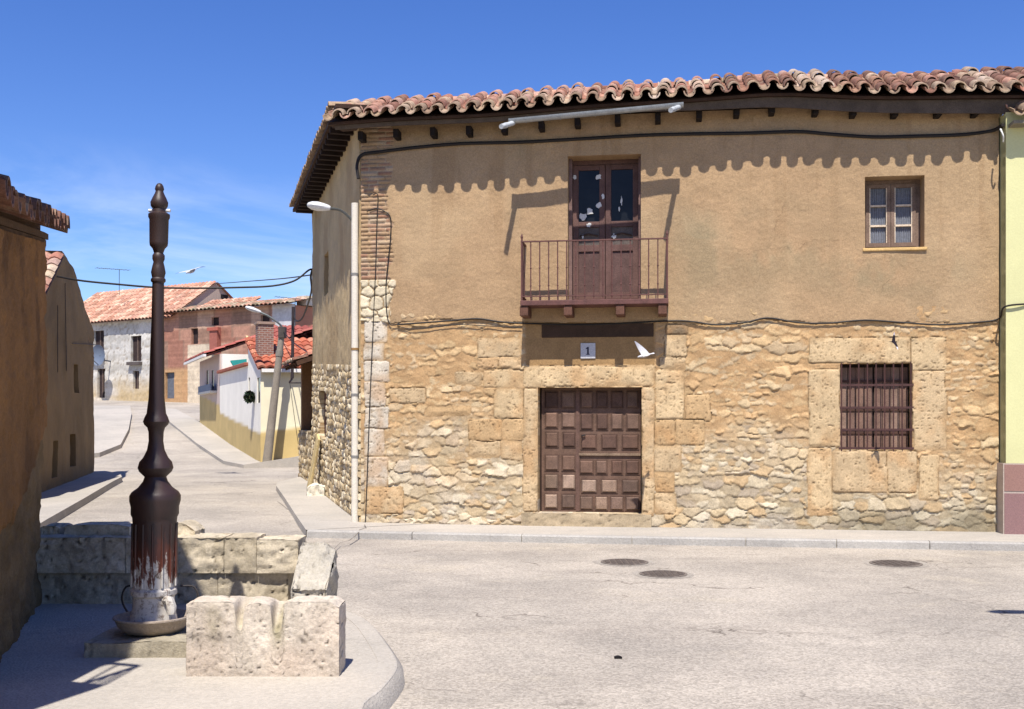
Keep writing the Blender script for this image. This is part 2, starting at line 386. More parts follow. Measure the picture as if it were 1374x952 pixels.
# ------------------------------------------------------------------ the old stone house
P0=Vector((-2.31,16.57,0)); ux,uy=.990,-.1413; U2=math.hypot(ux,uy); ux/=U2; uy/=U2
FL=9.27
def fs(px,py,o=0.0):                       # photograph pixel on the front wall (o metres in front of it): along, height
    a=(px-CX)/F; nx,ny=uy,-ux
    # d*a = P0x+ux*s+nx*o ; d = P0y+uy*s+ny*o
    s=(a*(P0.y+ny*o)-P0.x-nx*o)/(ux-a*uy); d=P0.y+uy*s+ny*o
    return s, E+(HY-py)/F*d
house=thing('old_stone_house','large two storey house with earth rendered upper wall, rubble stone base and clay tile roof','house',P0,math.atan2(uy,ux))
SB=.1                                       # pavement level
def rect(x0,y0,x1,y1,o=0.0):
    s0,z1=fs(x0,y0,o); s1,_=fs(x1,y0,o); sm=(x0+x1)/2; z1=fs(sm,y0,o)[1]; z0=fs(sm,y1,o)[1]; return (s0,s1,z0,z1)
gate_r=rect(722,520,861,689); win_lo=rect(1127,488,1224,604); bdoor_r=rect(762,209,860,404); win_up=rect(1160,237,1240,333)
ashl=[]   # (s0,s1,z0,z1,colour)
CRM=C(220,190,144,.78); OCH=C(212,176,126,.78); GRY=C(206,194,168,.8); WHT=C(222,208,182,.82); YEL=C(224,194,146,.78)
def ash(c,*rs):
    for r in rs: ashl.append((*rect(*r),c))
ash(CRM,(640,453,699,480),(669,480,699,496),(640,480,668,495)); ash(YEL,(648,497,702,521),(664,522,702,562))
ash(OCH,(628,562,674,592),(674,562,702,592),(574,544,632,558)); ash(CRM,(629,592,672,614),(672,592,701,617),(522,521,572,541),(610,499,646,517))
ash(YEL,(702,491,878,519)); ash(CRM,(702,520,722,687),(861,520,878,694))
ash(CRM,(891,450,921,480),(884,480,920,497)); ash(YEL,(879,497,918,563)); ash(OCH,(920,529,954,565),(878,563,906,598),(906,563,945,598)); ash(CRM,(878,598,915,634)); ash(OCH,(878,634,906,662)); ash(CRM,(878,662,906,691))
ash(C(150,128,98,.7),(893,435,923,450))
ash(YEL,(1085,453,1222,488),(1222,453,1270,498),(1085,496,1127,600),(1083,602,1117,693),(1233,610,1260,671)); ash(CRM,(1225,498,1269,605),(1117,605,1190,661),(1190,605,1230,661))
for y0,y1,x1 in ((395,430,518),(430,460,520),(460,484,516),(484,512,523),(512,546,518),(546,576,522),(576,613,516),(613,653,521)): ash(WHT,(489,y0,x1,y1))
ash(CRM,(489,653,541,690))
SX0=fs(524,300)[0]
zc_px=[(487,432),(530,433),(600,428),(650,432),(700,434),(897,434),(960,436),(1030,429),(1120,435),(1230,433),(1340,434)]
zb=[fs(x,y) for x,y in zc_px]                       # height of the line between render and stone
def zline(s): return np.interp(s,[p[0] for p in zb],[p[1] for p in zb])

def base_fn(S,Z):
    Sx=S+(fbm(S*17,Z*17,71,3)-.5)*.05; Zx=Z+(fbm(S*17,Z*19,72,3)-.5)*.035
    eA,IA,dxA,dzA=rubble(Sx,Zx,(.27,.115),3,.09); eB,IB,dxB,dzB=rubble(Sx,Zx,(.14,.066),8,.06)
    big=fbm(S*1.7,Z*2.4,19,3)+.10*sst(1.1,.4,Z)>.49
    e=np.where(big,eA,eB); ID=np.where(big,IA,IB+5003); dz=np.where(big,dzA,dzB)
    t1,t2,t3,t4=hid(ID,1),hid(ID,2),hid(ID,3),hid(ID,7)
    low=sst(1.75,.75,Z+.9*(fbm(S*.7,Z*1.0,9)-.5)*2)           # clean stone low down, smeared with mud above
    n=fbm(S*11,Z*13,21)
    hs_=(.009+.017*t1)*sst(-.002,.016+.010*t4,e)-dz*(.05+.20*t3)+(t4-.5)*.009+(n-.5)*.021+(fbm(S*38,Z*42,5)-.5)*.009
    mud=.016-.010*low+(fbm(S*4.5,Z*6,24)-.5)*.030+(fbm(S*22,Z*26,25)-.5)*.012
    ms=sst(-.004,.006,mud-hs_); h=np.maximum(hs_,mud)
    pal=np.array([C(214,180,130,.8),C(208,170,120,.8),C(200,166,118,.78),C(218,190,144,.8),C(204,176,134,.8)])
    pall=np.array([C(220,202,166,.82),C(200,180,144,.8),C(212,188,146,.8),C(194,176,148,.8),C(224,208,174,.84),C(206,174,128,.8)])
    ca=pal[(t2*4.99).astype(int)]; cb=pall[(t3*5.99).astype(int)]
    c=mixc(ca,cb,low*.9)*(.86+.26*t1)[...,None]*(.85+.3*fbm(S*13,Z*13,26))[...,None]
    mc=mixc(A3(C(204,164,114,.77)),A3(C(200,176,136,.76)),low)*(.88+.24*fbm(S*6,Z*6,27))[...,None]
    c=mixc(c,mc,ms*(.95-.25*low)); c=mixc(c*np.array(.80),c,sst(-.002,.012,e+ms*.02))
    # damp, grey-green foot of the wall on the right
    damp=sst(.75,.25,Z)*sst(4.5,7.5,S)*fbm(S*2,Z*3,33); c=mixc(c,A3(C(130,122,96,.7)),np.clip(damp*.9,0,.6))
    gp=sst(.62,.8,fbm(S*1.3,Z*1.3,14))*sst(1.6,.8,Z); c=mixc(c,A3(C(206,196,176,.8)),gp*.45)
    # dressed blocks
    Sw=S+(fbm(S*4,Z*4,51,5)-.5)*.055; Zw=Z+(fbm(S*4,Z*4,52,5)-.5)*.055
    for k,(a,b,z0,z1,cc) in enumerate(ashl):
        rr_=.03+.02*((k*17)%5)/5; qx=np.maximum(np.abs(Sw-(a+b)/2)-(b-a)/2+rr_,0); qz=np.maximum(np.abs(Zw-(z0+z1)/2)-(z1-z0)/2+rr_,0); d=np.minimum(np.minimum(Sw-a,b-Sw),np.minimum(Zw-z0,z1-Zw)); d=np.where((qx>0)&(qz>0),rr_-np.sqrt(qx**2+qz**2),d); m=d>-.004
        pits=sst(.80,.86,vnoise(S*44,Z*48,k))*.012+sst(.82,.92,vnoise(S*17,Z*22,k+3))*.009*((k*29)%3>0)
        hh=.022+.008*((k*37)%10/10)+.004*np.minimum(1,d/.05)-pits-(1-sst(0,.014,d))*.018+(fbm(S*7,Z*7,k)-.5)*.014+(fbm(S*40,Z*40,k+2)-.5)*.004
        kk=(.93+.14*((k*53)%11)/11); tex=(.86+.28*fbm(S*6,Z*6,k+60))*kk
        blot=sst(.48,.75,fbm(S*2.6,Z*2.6,k*3+70))[...,None]*.5
        c2=A3(cc)*tex[...,None]; c2=c2*(1-blot)+A3(C(206,156,100,.78))*blot
        c2=mixc(c2,A3(C(150,124,88,.7)),np.clip(pits*45,0,.6)); c2=mixc(A3(C(176,146,104,.7)),c2,sst(0,.010,d))
        sm=sst(.47,.66,fbm(S*2.3,Z*2.9,k+90))*sst(.10,.0,d)*.85; hh=hh*(1-sm)+(.016+(fbm(S*6,Z*7,24)-.5)*.03)*sm; c2=mixc(c2,A3(C(200,164,116,.76)),sm*.8)
        h=np.where(m,hh,h); c=np.where(m[...,None],c2,c)
    c=c*np.array([.90,.91,.97])
    # smooth mud panel between gate lintel and balcony
    a,b,z0,z1=rect(704,404,880,490); m=sst(-.02,.04,np.minimum(np.minimum(S-a,b-S),z1-Z))*(Z>z0)
    h=h*(1-m)+m*(.012+.008*fbm(S*8,Z*8,4)); c=mixc(c,A3(C(186,148,100,.62))*(.9+.2*fbm(S*4,Z*4,8))[...,None],m)
    return h,c
def up_fn(S,Z):
    n1=fbm(S*.8,Z*.9,41); n2=fbm(S*6,Z*6,42); h=.018+(fbm(S*1.6,Z*1.6,45)-.5)*.03+(n2-.5)*.007+(fbm(S*33,Z*33,43,2)-.5)*.008
    c=A3(C(200,166,126,.66))*(.90+.2*n2)[...,None]
    c=mixc(c,A3(C(206,176,136,.67)),sst(.45,.7,n1)*.6)
    # grey-green washed stains
    for (px,py,rx,rz) in ((1010,330,1.0,.5),(945,345,.4,.6),(1190,370,.9,.3),(690,215,.12,.7),(1250,365,.3,.25)):
        s,z=fs(px,py); g=np.exp(-(((S-s)/rx)**2+((Z-z)/rz)**2))*sst(.35,.65,fbm(S*3,Z*2,47)); c=mixc(c,A3(C(170,154,120,.66)),np.clip(g*.75,0,.7))
    streak=sst(.56,.72,fbm(S*7,Z*.5,48))*sst(3.0,5.5,Z); c=mixc(c,A3(C(174,138,98,.62)),streak*.35)
    ck=sst(.005,.0,np.abs(fbm(S*.8,Z*.8,120,6)-.5))*sst(.5,.6,fbm(S*.45,Z*.5,121)); c=c*(1-.3*ck)[...,None]
    pt=sst(.60,.63,fbm(S*.7,Z*.9,130,5)); c=mixc(c,A3(C(188,158,120,.64)),pt*.45)
    # brick quoin at the corner
    zq=fs(505,376)[1]; wq=SX0+(vnoise(S*0,Z*9,3)-.5)*.16
    row=np.floor(Z/.066); off=np.where(row%2==0,0,.13); bx=(S+off)/.26; bi=np.floor(bx)
    dz_=np.minimum(Z/.066-row,row+1-Z/.066)*.066; ds=np.minimum(bx-bi,bi+1-bx)*.26; e=np.minimum(dz_,ds)
    idb=(row*31+bi*17).astype(int); tb=hid(idb,4)
    hb=.004+.02*sst(.005,.014,e)*(.6+.6*tb)+(fbm(S*25,Z*25,6)-.5)*.012
    pb=np.array([C(190,146,118,.66),C(178,128,104,.62),C(200,164,134,.68),C(172,136,114,.62),C(206,180,150,.7)])
    cb=mixc(A3(C(206,184,156,.78)),pb[(tb*4.99).astype(int)]*(.85+.3*fbm(S*20,Z*20,7))[...,None],sst(.004,.012,e))
    cb=mixc(cb,A3(C(198,164,124,.66)),np.clip(sst(.40,.62,fbm(S*6,Z*5,140))*.75+.15,0,.85)); m=((S<wq)&(Z>zq)).astype(float); h=np.where(m>0,hb,h); c=mixc(c,cb,m)
    m2=(S<wq+.06)&(Z<=zq)
    er,IDr,_,_=rubble(S,Z,(.17,.12),9) if S.size<900000 else (None,None,None,None)
    hr=.006+.03*sst(0,.03,er)+(fbm(S*16,Z*16,61)-.5)*.02; cr=mixc(A3(C(190,160,118,.75)),A3(C(224,208,176,.82))*(.85+.3*hid(IDr,2))[...,None],sst(.003,.02,er))
    h=np.where(m2,hr,h); c=np.where(m2[...,None],cr,c)
    # ragged lower hem of the render
    return h,c
ZT=6.2
ashl_holes=[(*gate_r[:2],gate_r[2],gate_r[3],.27),(*win_lo,.26)]
heightfield('stone_wall',M['stone'],house,0,FL,-.1,3.35,.0145,base_fn,holes=ashl_holes,skirt='lr',top=lambda g: np.maximum(zline(g)+.02,0)) if False else None
# the stone base is cut along the wavy render line: build it up to 3.3 m and start the render proud of it along the line
def render_hem(gx): return zline(gx)
def base_cut(S,Z): return base_fn(S,Z)
heightfield('stone_wall',M['stone'],house,0,FL,-.1,3.30,.0145,base_cut,holes=ashl_holes,skirt='lr')
ZU0=3.0
def up_cut(S,Z):
    h,c=up_fn(S,Z)
    hem=zline(S)+(fbm(S*5,S*0+.5,77)-.5)*.06
    below=sst(.0,-.012,Z-hem); h=h+.012; h=np.where(Z>hem+.02,h,h*(1-below)-.12*below)   # dives behind the stone below its hem
    return h,c
heightfield('rendered_wall',M['wall'],house,0,FL,ZU0,ZT,.0155,up_cut,holes=[(*bdoor_r,.36),(*win_up,.34)],skirt='lrt')

# side wall (facing the side street)
v2=Vector((-.271,.963)); v2l=Vector((v2.x*ux+v2.y*uy, -v2.x*uy+v2.y*ux))           # in the house's own axes
SL=7.72; so=(v2l.x*SL, v2l.y*SL); sex=(-v2l.x,-v2l.y)
def sk(px):                                                                         # distance from the far corner for a pixel column
    a=(px-CX)/F; k=(a*P0.y-P0.x)/(v2.x-a*v2.y); return SL-k, P0.y+v2.y*k
def srect(x0,y0,x1,y1):
    a0,d0=sk(x0); a1,d1=sk(x1); d=(d0+d1)/2; return (a0,a1,E+(HY-y1)/F*d,E+(HY-y0)/F*d)
def side_base(S,Z):
    e,ID,dx,dz=rubble(S,Z,(.15,.115),17,.04); t1,t2,t3=hid(ID,1),hid(ID,2),hid(ID,3)
    h=(.03+.03*t1)*sst(0,.045,e)+(fbm(S*16,Z*16,3)-.5)*.015
    pal=np.array([C(224,204,166,.82),C(206,182,140,.8),C(190,166,128,.8),C(232,216,184,.85),C(198,176,140,.8)])
    c=mixc(A3(C(168,136,96,.7)),pal[(t2*4.99).astype(int)]*(.85+.3*t3)[...,None],sst(.004,.028,e)); return h,c
def side_up(S,Z):
    h=.03+(fbm(S*2,Z*2,5)-.5)*.04+(fbm(S*9,Z*9,6)-.5)*.02; n=fbm(S*1.1,Z*.7,8)
    c=A3(C(206,180,136,.8))*(.85+.3*fbm(S*5,Z*4,9))[...,None]; c=mixc(c,A3(C(180,150,108,.78)),sst(.45,.65,n)*.6); return h,c
sw_lo=srect(430,514,440,582); sw_up=srect(437,340,443,396)
heightfield('side_stone_wall',M['stone'],house,0,SL,-.1,3.0,.02,side_base,O=so,ex=sex,holes=[(*sw_lo,.2)],skirt='lr',top=lambda g:np.interp(g,[0,SL],[2.92,2.52]))
heightfield('side_rendered_wall',M['wall'],house,0,SL,2.5,6.55,.03,side_up,O=so,ex=sex,holes=[(*sw_up,.2)],skirt='lrt')
mb=MB()
mb.prism([(so[0],so[1]),(FL,so[1]),(FL,so[1]-.3),(so[0]+.2,so[1]-.3)],-.1,6.3); mb.box(FL-.3,FL,.1,so[1]-.31,-.1,6.3)
mb.build('rear_wall',surf('rear_render',C(190,150,105,.8),attr=False),house)
def S3(a,o,z):      # point on the side wall: a along from the far corner, o in front of it
    return Vector((so[0]+sex[0]*a+sex[1]*o, so[1]+sex[1]*a-sex[0]*o, z))
# openings in the side wall
mb=MB()
for z in np.linspace(sw_lo[2],sw_lo[3],2): pass
p=[S3(sw_lo[0]-.02,-.12,sw_lo[2]),S3(sw_lo[1]+.02,-.12,sw_lo[2]),S3(sw_lo[1]+.02,-.12,sw_lo[3]),S3(sw_lo[0]-.02,-.12,sw_lo[3])]
nn=Vector((sex[1],-sex[0],0)); k=4; W_=sw_lo[1]-sw_lo[0]
for i in range(k):
    a0=sw_lo[0]+W_*i/k+.008; a1=sw_lo[0]+W_*(i+1)/k-.008
    mb.add([S3(a,o,z) for z in (sw_lo[2],sw_lo[3]) for (a,o) in ((a0,-.16),(a0,-.08),(a1,-.08),(a1,-.16))],[(0,1,2,3)[::-1],(4,5,6,7),(0,1,5,4)[::-1],(1,2,6,5)[::-1],(2,3,7,6)[::-1],(3,0,4,7)[::-1]],C(112,72,58,.7))
sh=mb.build('side_window',M['wood'],house); sh['label']='narrow brown wooden shutter low in the side wall'
mb=MB(); mb.add([S3(a,-.14,z) for z in (sw_up[2],sw_up[3]) for a in (sw_up[0]-.02,sw_up[1]+.02)],[(0,1,3,2)],C(60,48,42,.6)); mb.build('side_window',M['wood'],house)

# ---- roof, front slope
ez=[(-.5,6.10),(1,6.12),(3,6.17),(4.7,6.235),(6.2,6.265),(7.3,6.20),(8.5,6.14),(9.2,6.12),(10.5,6.11)]
def zE(s): return float(np.interp(s,[p[0] for p in ez],[p[1] for p in ez]))+.012*math.sin(s*2.3)
def RLf(q): return float(np.interp(q,[-.5,0,5,7,10],[.9,1.15,1.05,1.35,1.65]))  # slope length
def oE(s): return float(np.interp(s,[-1,0,4.7,9.2,11],[.61,.61,.60,.50,.48]))
SLP=math.atan(.47); Yv=(0,math.cos(SLP),math.sin(SLP)); Nv=(0,-math.sin(SLP),math.cos(SLP))
def tcol(x,j,lich):
    if j==0 and random.random()<.75: return random.choice(LICH)
    if lich: return random.choice([LICH[2],OLD[4],C(206,190,170,.8)])
    return random.choice(DARKT if (x>5.6 and random.random()<.8) else OLD)
mb=MB(); S0=-.33
tile_field(mb,lambda x:Vector((S0+x,-oE(S0+x),zE(S0+x))),(1,0,0),Yv,Nv,41,.252,lambda x:max(3,int(round(RLf(S0+x)/.28))),expo=.28,col=tcol)
mb.build('front_roof_tiles',M['tile'],house,smooth=True)
RL=1.2
def ridge(s): return Vector((s,-oE(s)+RLf(s)*math.cos(SLP),zE(s)+RLf(s)*math.sin(SLP)))
mb=MB()
sv=np.linspace(S0-.05,10.0,24)                                   # boards under the tiles, ridge and back slope
top=[ridge(s) for s in sv]
mb.v=[(s,-oE(s)+.15,zE(s)+.035) for s in sv]+[tuple(p+Vector((0,0,-.03))) for p in top]+[(s,7.6,zE(s)-.2) for s in sv]+[(s,-oE(s)+.15,zE(s)+.0) for s in sv]+[(s,0.3,zE(s)-.05+.15) for s in sv]
n=len(sv); mb.c=[C(84,62,50,.6)]*len(mb.v)
for i in range(n-1): mb.f+=[(i,i+1,n+i+1,n+i),(n+i,n+i+1,2*n+i+1,2*n+i),(3*n+i+1,3*n+i,i,i+1)[::-1],(4*n+i,4*n+i+1,3*n+i+1,3*n+i)[::-1]]
mb.build('roof_boards',M['wood'],house)
mb=MB()                                                          # ridge tiles
s=S0+.25
while s<9.9:
    p=ridge(s); q=ridge(s+.42); c=random.choice(OLD+LICH[:2])
    vs=[]
    for P,rr in ((p,.12),(q,.105)):
        for k in range(9):
            t=math.pi*k/8; vs.append((P.x,P.y+rr*math.cos(t),P.z-.005+rr*math.sin(t)*.8+random.uniform(0,.004)))
    mb.add(vs,[(k,k+1,9+k+1,9+k) for k in range(8)]+[tuple(range(9))],c); s+=.36
mb.build('ridge_tiles',M['tile'],house,smooth=True)
# rafter ends and fascia
proto=None
s=.05; i=0
while s<9.3:
    mb=MB() if proto is None else None
    if proto is None:
        mb.box(-.04,.04,-.24,.25,-.065,.065,C(52,40,34,.42)); proto=mb.build('rafter',M['wood'],house,bevel=.008); o=proto
    else:
        o=proto.copy(); COL.objects.link(o); o.parent=house
    o.location=(s,0,zE(s)-.13); o.rotation_euler=(0.0,0,0); s+=.55+random.uniform(-.06,.06)
mb=MB(); sv=np.linspace(-.3,9.85,30)
for i in range(len(sv)-1):
    a,b=sv[i],sv[i+1]; ha,hb=[np.interp(q,[-.3,4,6.5,9.85],[.05,.07,.15,.2]) for q in (a,b)]
    vs=[]
    for q,hh in ((a,ha),(b,hb)):
        y=-oE(q)+.22; z=zE(q)-.0; vs+=[(q,y,z),(q,y+.03,z),(q,y+.05,z-hh),(q,y+.02,z-hh)]
    mb.add(vs,[(0,4,5,1)[::-1],(3,7,4,0)[::-1],(2,6,7,3)[::-1],(1,5,6,2)[::-1]],C(112,98,88,.5))
mb.build('fascia_board',M['wood'],house)
# side slope: thick eave on rafters, hipped into the front slope
ZS=6.32; OV=.44
mb=MB()
A=[S3(-.3,OV,ZS),S3(SL+.42,OV,ZS),S3(SL+.42,-.1,ZS+.02),S3(-.3,-.1,ZS+.02)]
B=[p+Vector((0,0,.06)) for p in A]
mb.add(A+B,[(0,1,2,3),(7,6,5,4),(0,4,5,1),(1,5,6,2),(2,6,7,3),(3,7,4,0)],C(84,60,46,.5))
mb.build('side_eave_boards',M['wood'],house)
mb=MB()
x=Vector((sex[0],sex[1],0)); inn=Vector((-sex[1],sex[0],0)); th=R(8); Ys=inn*math.cos(th)+Vector((0,0,math.sin(th))); Ns=-inn*math.sin(th)+Vector((0,0,math.cos(th)))
tile_field(mb,lambda q:S3(-.3+q,OV+.06,ZS+.07),x,Ys,Ns,32,.25,1,expo=.30,col=lambda x,j,l:random.choice(LICH if j==0 else OLD),seg=6)
mb.build('side_roof_tiles',M['tile'],house,smooth=True)
mb=MB(); a=S3(-.3,OV,ZS+.06); b=S3(SL+.42,OV,ZS+.06); r1=ridge(S0+.15)+Vector((0,0,-.08)); r2=Vector((1.0,7.3,7.0))
mb.add([a,b,r1,r2],[(0,1,2),(0,2,3)],OLD[0]); mb.build('side_roof_slope',M['tile'],house)
proto=None; a=.15
while a<SL+.2:
    if proto is None:
        mb=MB(); mb.box(-.045,.045,-.02,.5,-.09,0,C(64,48,40,.5)); proto=mb.build('side_rafter',M['wood'],house,bevel=.006); o=proto
    else:
        o=proto.copy(); COL.objects.link(o); o.parent=house
    o.location=S3(a,OV-.06,ZS-.002); o.rotation_euler=(0,0,math.atan2(sex[1],sex[0])); a+=.36
# gutter over the balcony with two spouts
s0,_=fs(684,160,.55); s1,_=fs(917,138,.55); mb=MB(); seg=8
z0=fs(684,163,.55)[1]; z1=fs(917,141,.55)[1]; vs=[]
for s,z in ((s0,z0),(s1,z1)):
    for rr in (.062,.055):
        for k in range(seg+1): t=math.pi+math.pi*k/seg; vs.append((s,-.63+rr*math.cos(t),z+rr*math.sin(t)))
n=seg+1; fcs=[]
for k in range(seg): fcs+=[(k,k+1,2*n+k+1,2*n+k)[::-1],(n+k,n+k+1,3*n+k+1,3*n+k)]
fcs+=[(0,n,3*n,2*n),(seg,2*n+seg,3*n+seg,n+seg),tuple(range(n)),tuple(range(2*n,3*n))[::-1]]
mb.add(vs,fcs); gut=mb.build('gutter',M['zinc'],house,smooth=True)
for s,z in ((s0+.06,z0),(s1-.06,z1)):
    mb=MB(); mb.tube([(s,-.63,z-.05),(s-.06,-.80,z-.12),(s-.12,-.98,z-.19)],.036,10); mb.tube([(s-.073,-.84,z-.135),(s-.083,-.87,z-.147)],.041,10)
    mb.build('spout',surf('pale_plastic_pipe',C(205,208,208,.75),attr=False,var=.08,rough=.4) if 'spoutm' not in M else M['spoutm'],gut,smooth=True)
for f in np.linspace(.1,.9,5):
    s=s0+(s1-s0)*f; z=z0+(z1-z0)*f; mb=MB(); mb.tube([(s,-.63+.066*math.cos(math.pi+math.pi*k/8),z+.066*math.sin(math.pi+math.pi*k/8)) for k in range(9)],.006,5); mb.build('gutter_bracket',M['zinc'],gut)
# drainpipe on the corner
mb=MB(); pk=S3(SL-.06,.09,0); zt=fs(483,255)[1]
mb.tube([pk+Vector((0,0,z)) for z in (.1,.5,1.2,2.0,3.2,4.3,5.0,zt-.2)],.055,12,C(226,216,198,.85))
for z in (1.1,2.05,2.75,3.9): mb.tube([pk+Vector((0,0,z)),pk+Vector((0,0,z+.035))],.062,12,C(168,130,80,.7) if z==2.75 else C(150,146,140,.7))
mb.build('drainpipe',M['enamel'],house,smooth=True)

# ---- gate
DW=[C(128,100,84,.62),C(118,90,76,.6),C(138,110,94,.65),C(110,84,72,.58)]
gs0,gs1,g0,g1=gate_r; gy=.21; Hh=g1-g0
gate=None
mb=MB(); mb.box(gs0-.05,gs1+.05,gy+.05,gy+.09,g0-.05,g1+.05,C(70,48,42,.5)); gate=mb.build('gate',M['wood'],house); gate['label']='double wooden gate with raised coffer panels'
xm=gs0+(gs1-gs0)*(.375)
def leaf(a,b,cols_rows,name):
    mb=MB(); mb.box(a,b,gy,gy+.05,g0,g1,DW[0])
    for (r0,r1,xs) in cols_rows:
        z1=g1-Hh*r0; z0=g1-Hh*r1
        for (f0,f1) in xs:
            j_=lambda:random.gauss(0,.006)
            x0=a+(b-a)*f0+j_(); x1=a+(b-a)*f1+j_(); c=random.choice(DW); t=random.uniform(.72,1.28)*(1.25 if r0>.6 else 1); 
            c=tuple(v*t for v in c)
            if r0>.6: c=(c[0]*1.25,c[1]*1.42,c[2]*1.45)
            # recessed margin then a raised field
            e=.018; y0=gy-.004; y1=gy-.028
            vs=[(x0,y0,z0),(x1,y0,z0),(x1,y0,z1),(x0,y0,z1),(x0+e,y1,z0+e),(x1-e,y1,z0+e),(x1-e,y1,z1-e),(x0+e,y1,z1-e)]
            mb.add(vs,[(4,5,6,7),(0,1,5,4),(1,2,6,5),(2,3,7,6),(3,0,4,7)],c)
            for q in ((x0-.012,x1+.012,z1,z1+.012),(x0-.012,x1+.012,z0-.012,z0),(x0-.012,x0,z0,z1),(x1,x1+.012,z0,z1)):
                mb.box(q[0],q[1],gy-.012,gy-.001,q[2],q[3],tuple(v*.9 for v in DW[1]))
    return mb.build(name,M['wood'],gate)
two=[(.10,.46),(.58,.93)]
leaf(gs0+.03,xm-.006,[(.03,.16,two),(.20,.32,two),(.36,.475,two),(.545,.665,two),(.70,.815,two),(.86,.97,two)],'gate_leaf')
four=[(.04,.235),(.29,.475),(.53,.715),(.77,.97)]; three=[(.05,.29),(.38,.62),(.71,.97)]
leaf(xm+.006,gs1-.02,[(.03,.16,four),(.21,.335,four),(.38,.49,three),(.585,.69,four),(.74,.84,three),(.875,.98,four)],'gate_leaf')
mb=MB(); zz=g1-Hh*.535; mb.box(xm+.02,gs1-.02,gy-.03,gy-.002,zz-.018,zz+.018,C(150,126,104,.7)); mb.box(xm-.03,xm+.03,gy-.02,gy-.002,g0+.01,g1-.01,C(120,92,80,.62)); mb.build('gate_rail',M['wood'],gate)
mb=MB(); mb.tube([(xm+.07,gy-.05,g1-Hh*.40),(xm+.07,gy-.06,g1-Hh*.385),(xm+.12,gy-.05,g1-Hh*.38)],.012,6,C(40,34,32,.6)); mb.build('handle',M['iron'],gate)
r=rect(700,688,874,708,.03); 
def block(mb,x0,x1,y0,y1,z0,topfn,nx=40,ny=8,rough=.012,seed=0,col=None,nz=10):
    """rough stone: gridded top following topfn(x,y) and gridded faces pushed by noise"""
    def nz_(p,s): 
        a=float(vnoise(np.array(p[0]*6+p[1]*3),np.array(p[2]*7+p[1]*5),seed+s))-.5; b=float(fbm(np.array(p[0]*22+p[1]*9),np.array(p[2]*24+p[1]*17),seed+s+5,3))-.5
        pit=max(0.,float(vnoise(np.array(p[0]*55+p[1]*11),np.array(p[2]*60-p[1]*13),seed+s+9))-.78)
        return rough*(1.1*a+1.5*b)-pit*rough*5
    def grid(fn,a,b,push):
        vs=[];cs=[]
        for j in range(b+1):
            for i in range(a+1):
                p=Vector(fn(i/a,j/b)); edge=1.0 if (0<i<a and 0<j<b) else .5
                q=p+Vector(push)*nz_(p,1)*edge; vs.append(q); c_=col(p) if callable(col) else col; pt=max(0.,float(vnoise(np.array(p[0]*55+p[1]*11),np.array(p[2]*60-p[1]*13),seed+10))-.78)*3.2; st_=1-.22*max(0.,float(fbm(np.array(p[0]*5+p[1]),np.array(p[2]*9+p[1]*3),seed+33,4))-.52)*4; k_=max(.3,(1-pt)*max(.6,min(1,st_))); cs.append(tuple(v*k_ for v in c_))
        fsx=[(j*(a+1)+i,j*(a+1)+i+1,(j+1)*(a+1)+i+1,(j+1)*(a+1)+i) for j in range(b) for i in range(a)]
        bse=len(mb.v); mb.v+= [tuple(v) for v in vs]; mb.c+=cs; mb.f+=[tuple(k+bse for k in f) for f in fsx]
    X=lambda u:x0+(x1-x0)*u; Y=lambda u:y0+(y1-y0)*u
    grid(lambda u,v:(X(u),Y(v),topfn(X(u),Y(v))),nx,ny,(0,0,1))
    grid(lambda u,v:(X(u),y0,z0+(topfn(X(u),y0)-z0)*v),nx,nz,(0,-1,0))
    grid(lambda u,v:(X(1-u),y1,z0+(topfn(X(1-u),y1)-z0)*v),nx,nz,(0,1,0))
    grid(lambda u,v:(x0,Y(1-u),z0+(topfn(x0,Y(1-u))-z0)*v),ny,nz,(-1,0,0))
    grid(lambda u,v:(x1,Y(u),z0+(topfn(x1,Y(u))-z0)*v),ny,nz,(1,0,0))
mb=MB(); block(mb,r[0],r[1],-.08,.24,.05,lambda x,y:g0-.004,nx=60,ny=8,rough=.014,seed=3,col=C(206,184,150,.68)); mb.build('threshold',M['stone'],house,smooth=True)
# wooden beam above the gate
r=rect(727,434,877,453); mb=MB(); mb.box(r[0],r[1],-.028,.1,r[2],r[3],C(84,64,50,.6)); mb.build('lintel_beam',M['wood'],house,bevel=.012)
# ---- balcony
BO=.46
bs0,zb1=fs(698,402,BO); bs1,_=fs(897,402,BO); zsl=fs(797,402,BO)[1]; zbt=fs(797,409,BO)[1]; zrl=fs(797,322,BO)[1]
BC=C(122,80,72,.58)
mb=MB(); mb.box(bs0,bs1,-BO,-.005,zbt,zsl,BC); bal=mb.build('balcony',M['iron'],house,bevel=.008); bal['label']='small balcony with rust red iron railing'
mb=MB(); ys=-BO+.03
mb.bar((bs0+.02,ys,zrl),(bs1-.02,ys,zrl),.035,.018,BC); mb.bar((bs0+.02,ys,zsl+.06),(bs1-.02,ys,zsl+.06),.03,.014,BC)
for sx in (bs0+.02,bs1-.02):
    mb.bar((sx,ys,zrl),(sx,0,zrl),.035,.018,BC); mb.bar((sx,ys,zsl+.06),(sx,0,zsl+.06),.03,.014,BC)
    mb.tube([(sx,ys,zsl-.02),(sx,ys,zrl+.04),(sx,ys,zrl+.07),(sx,ys,zrl+.12)],[.014,.014,.02,.004],8,BC)
    for y in (-BO*.35,-BO*.67): mb.tube([(sx,y,zsl),(sx,y,zrl)],.009,6,BC)
nb=16
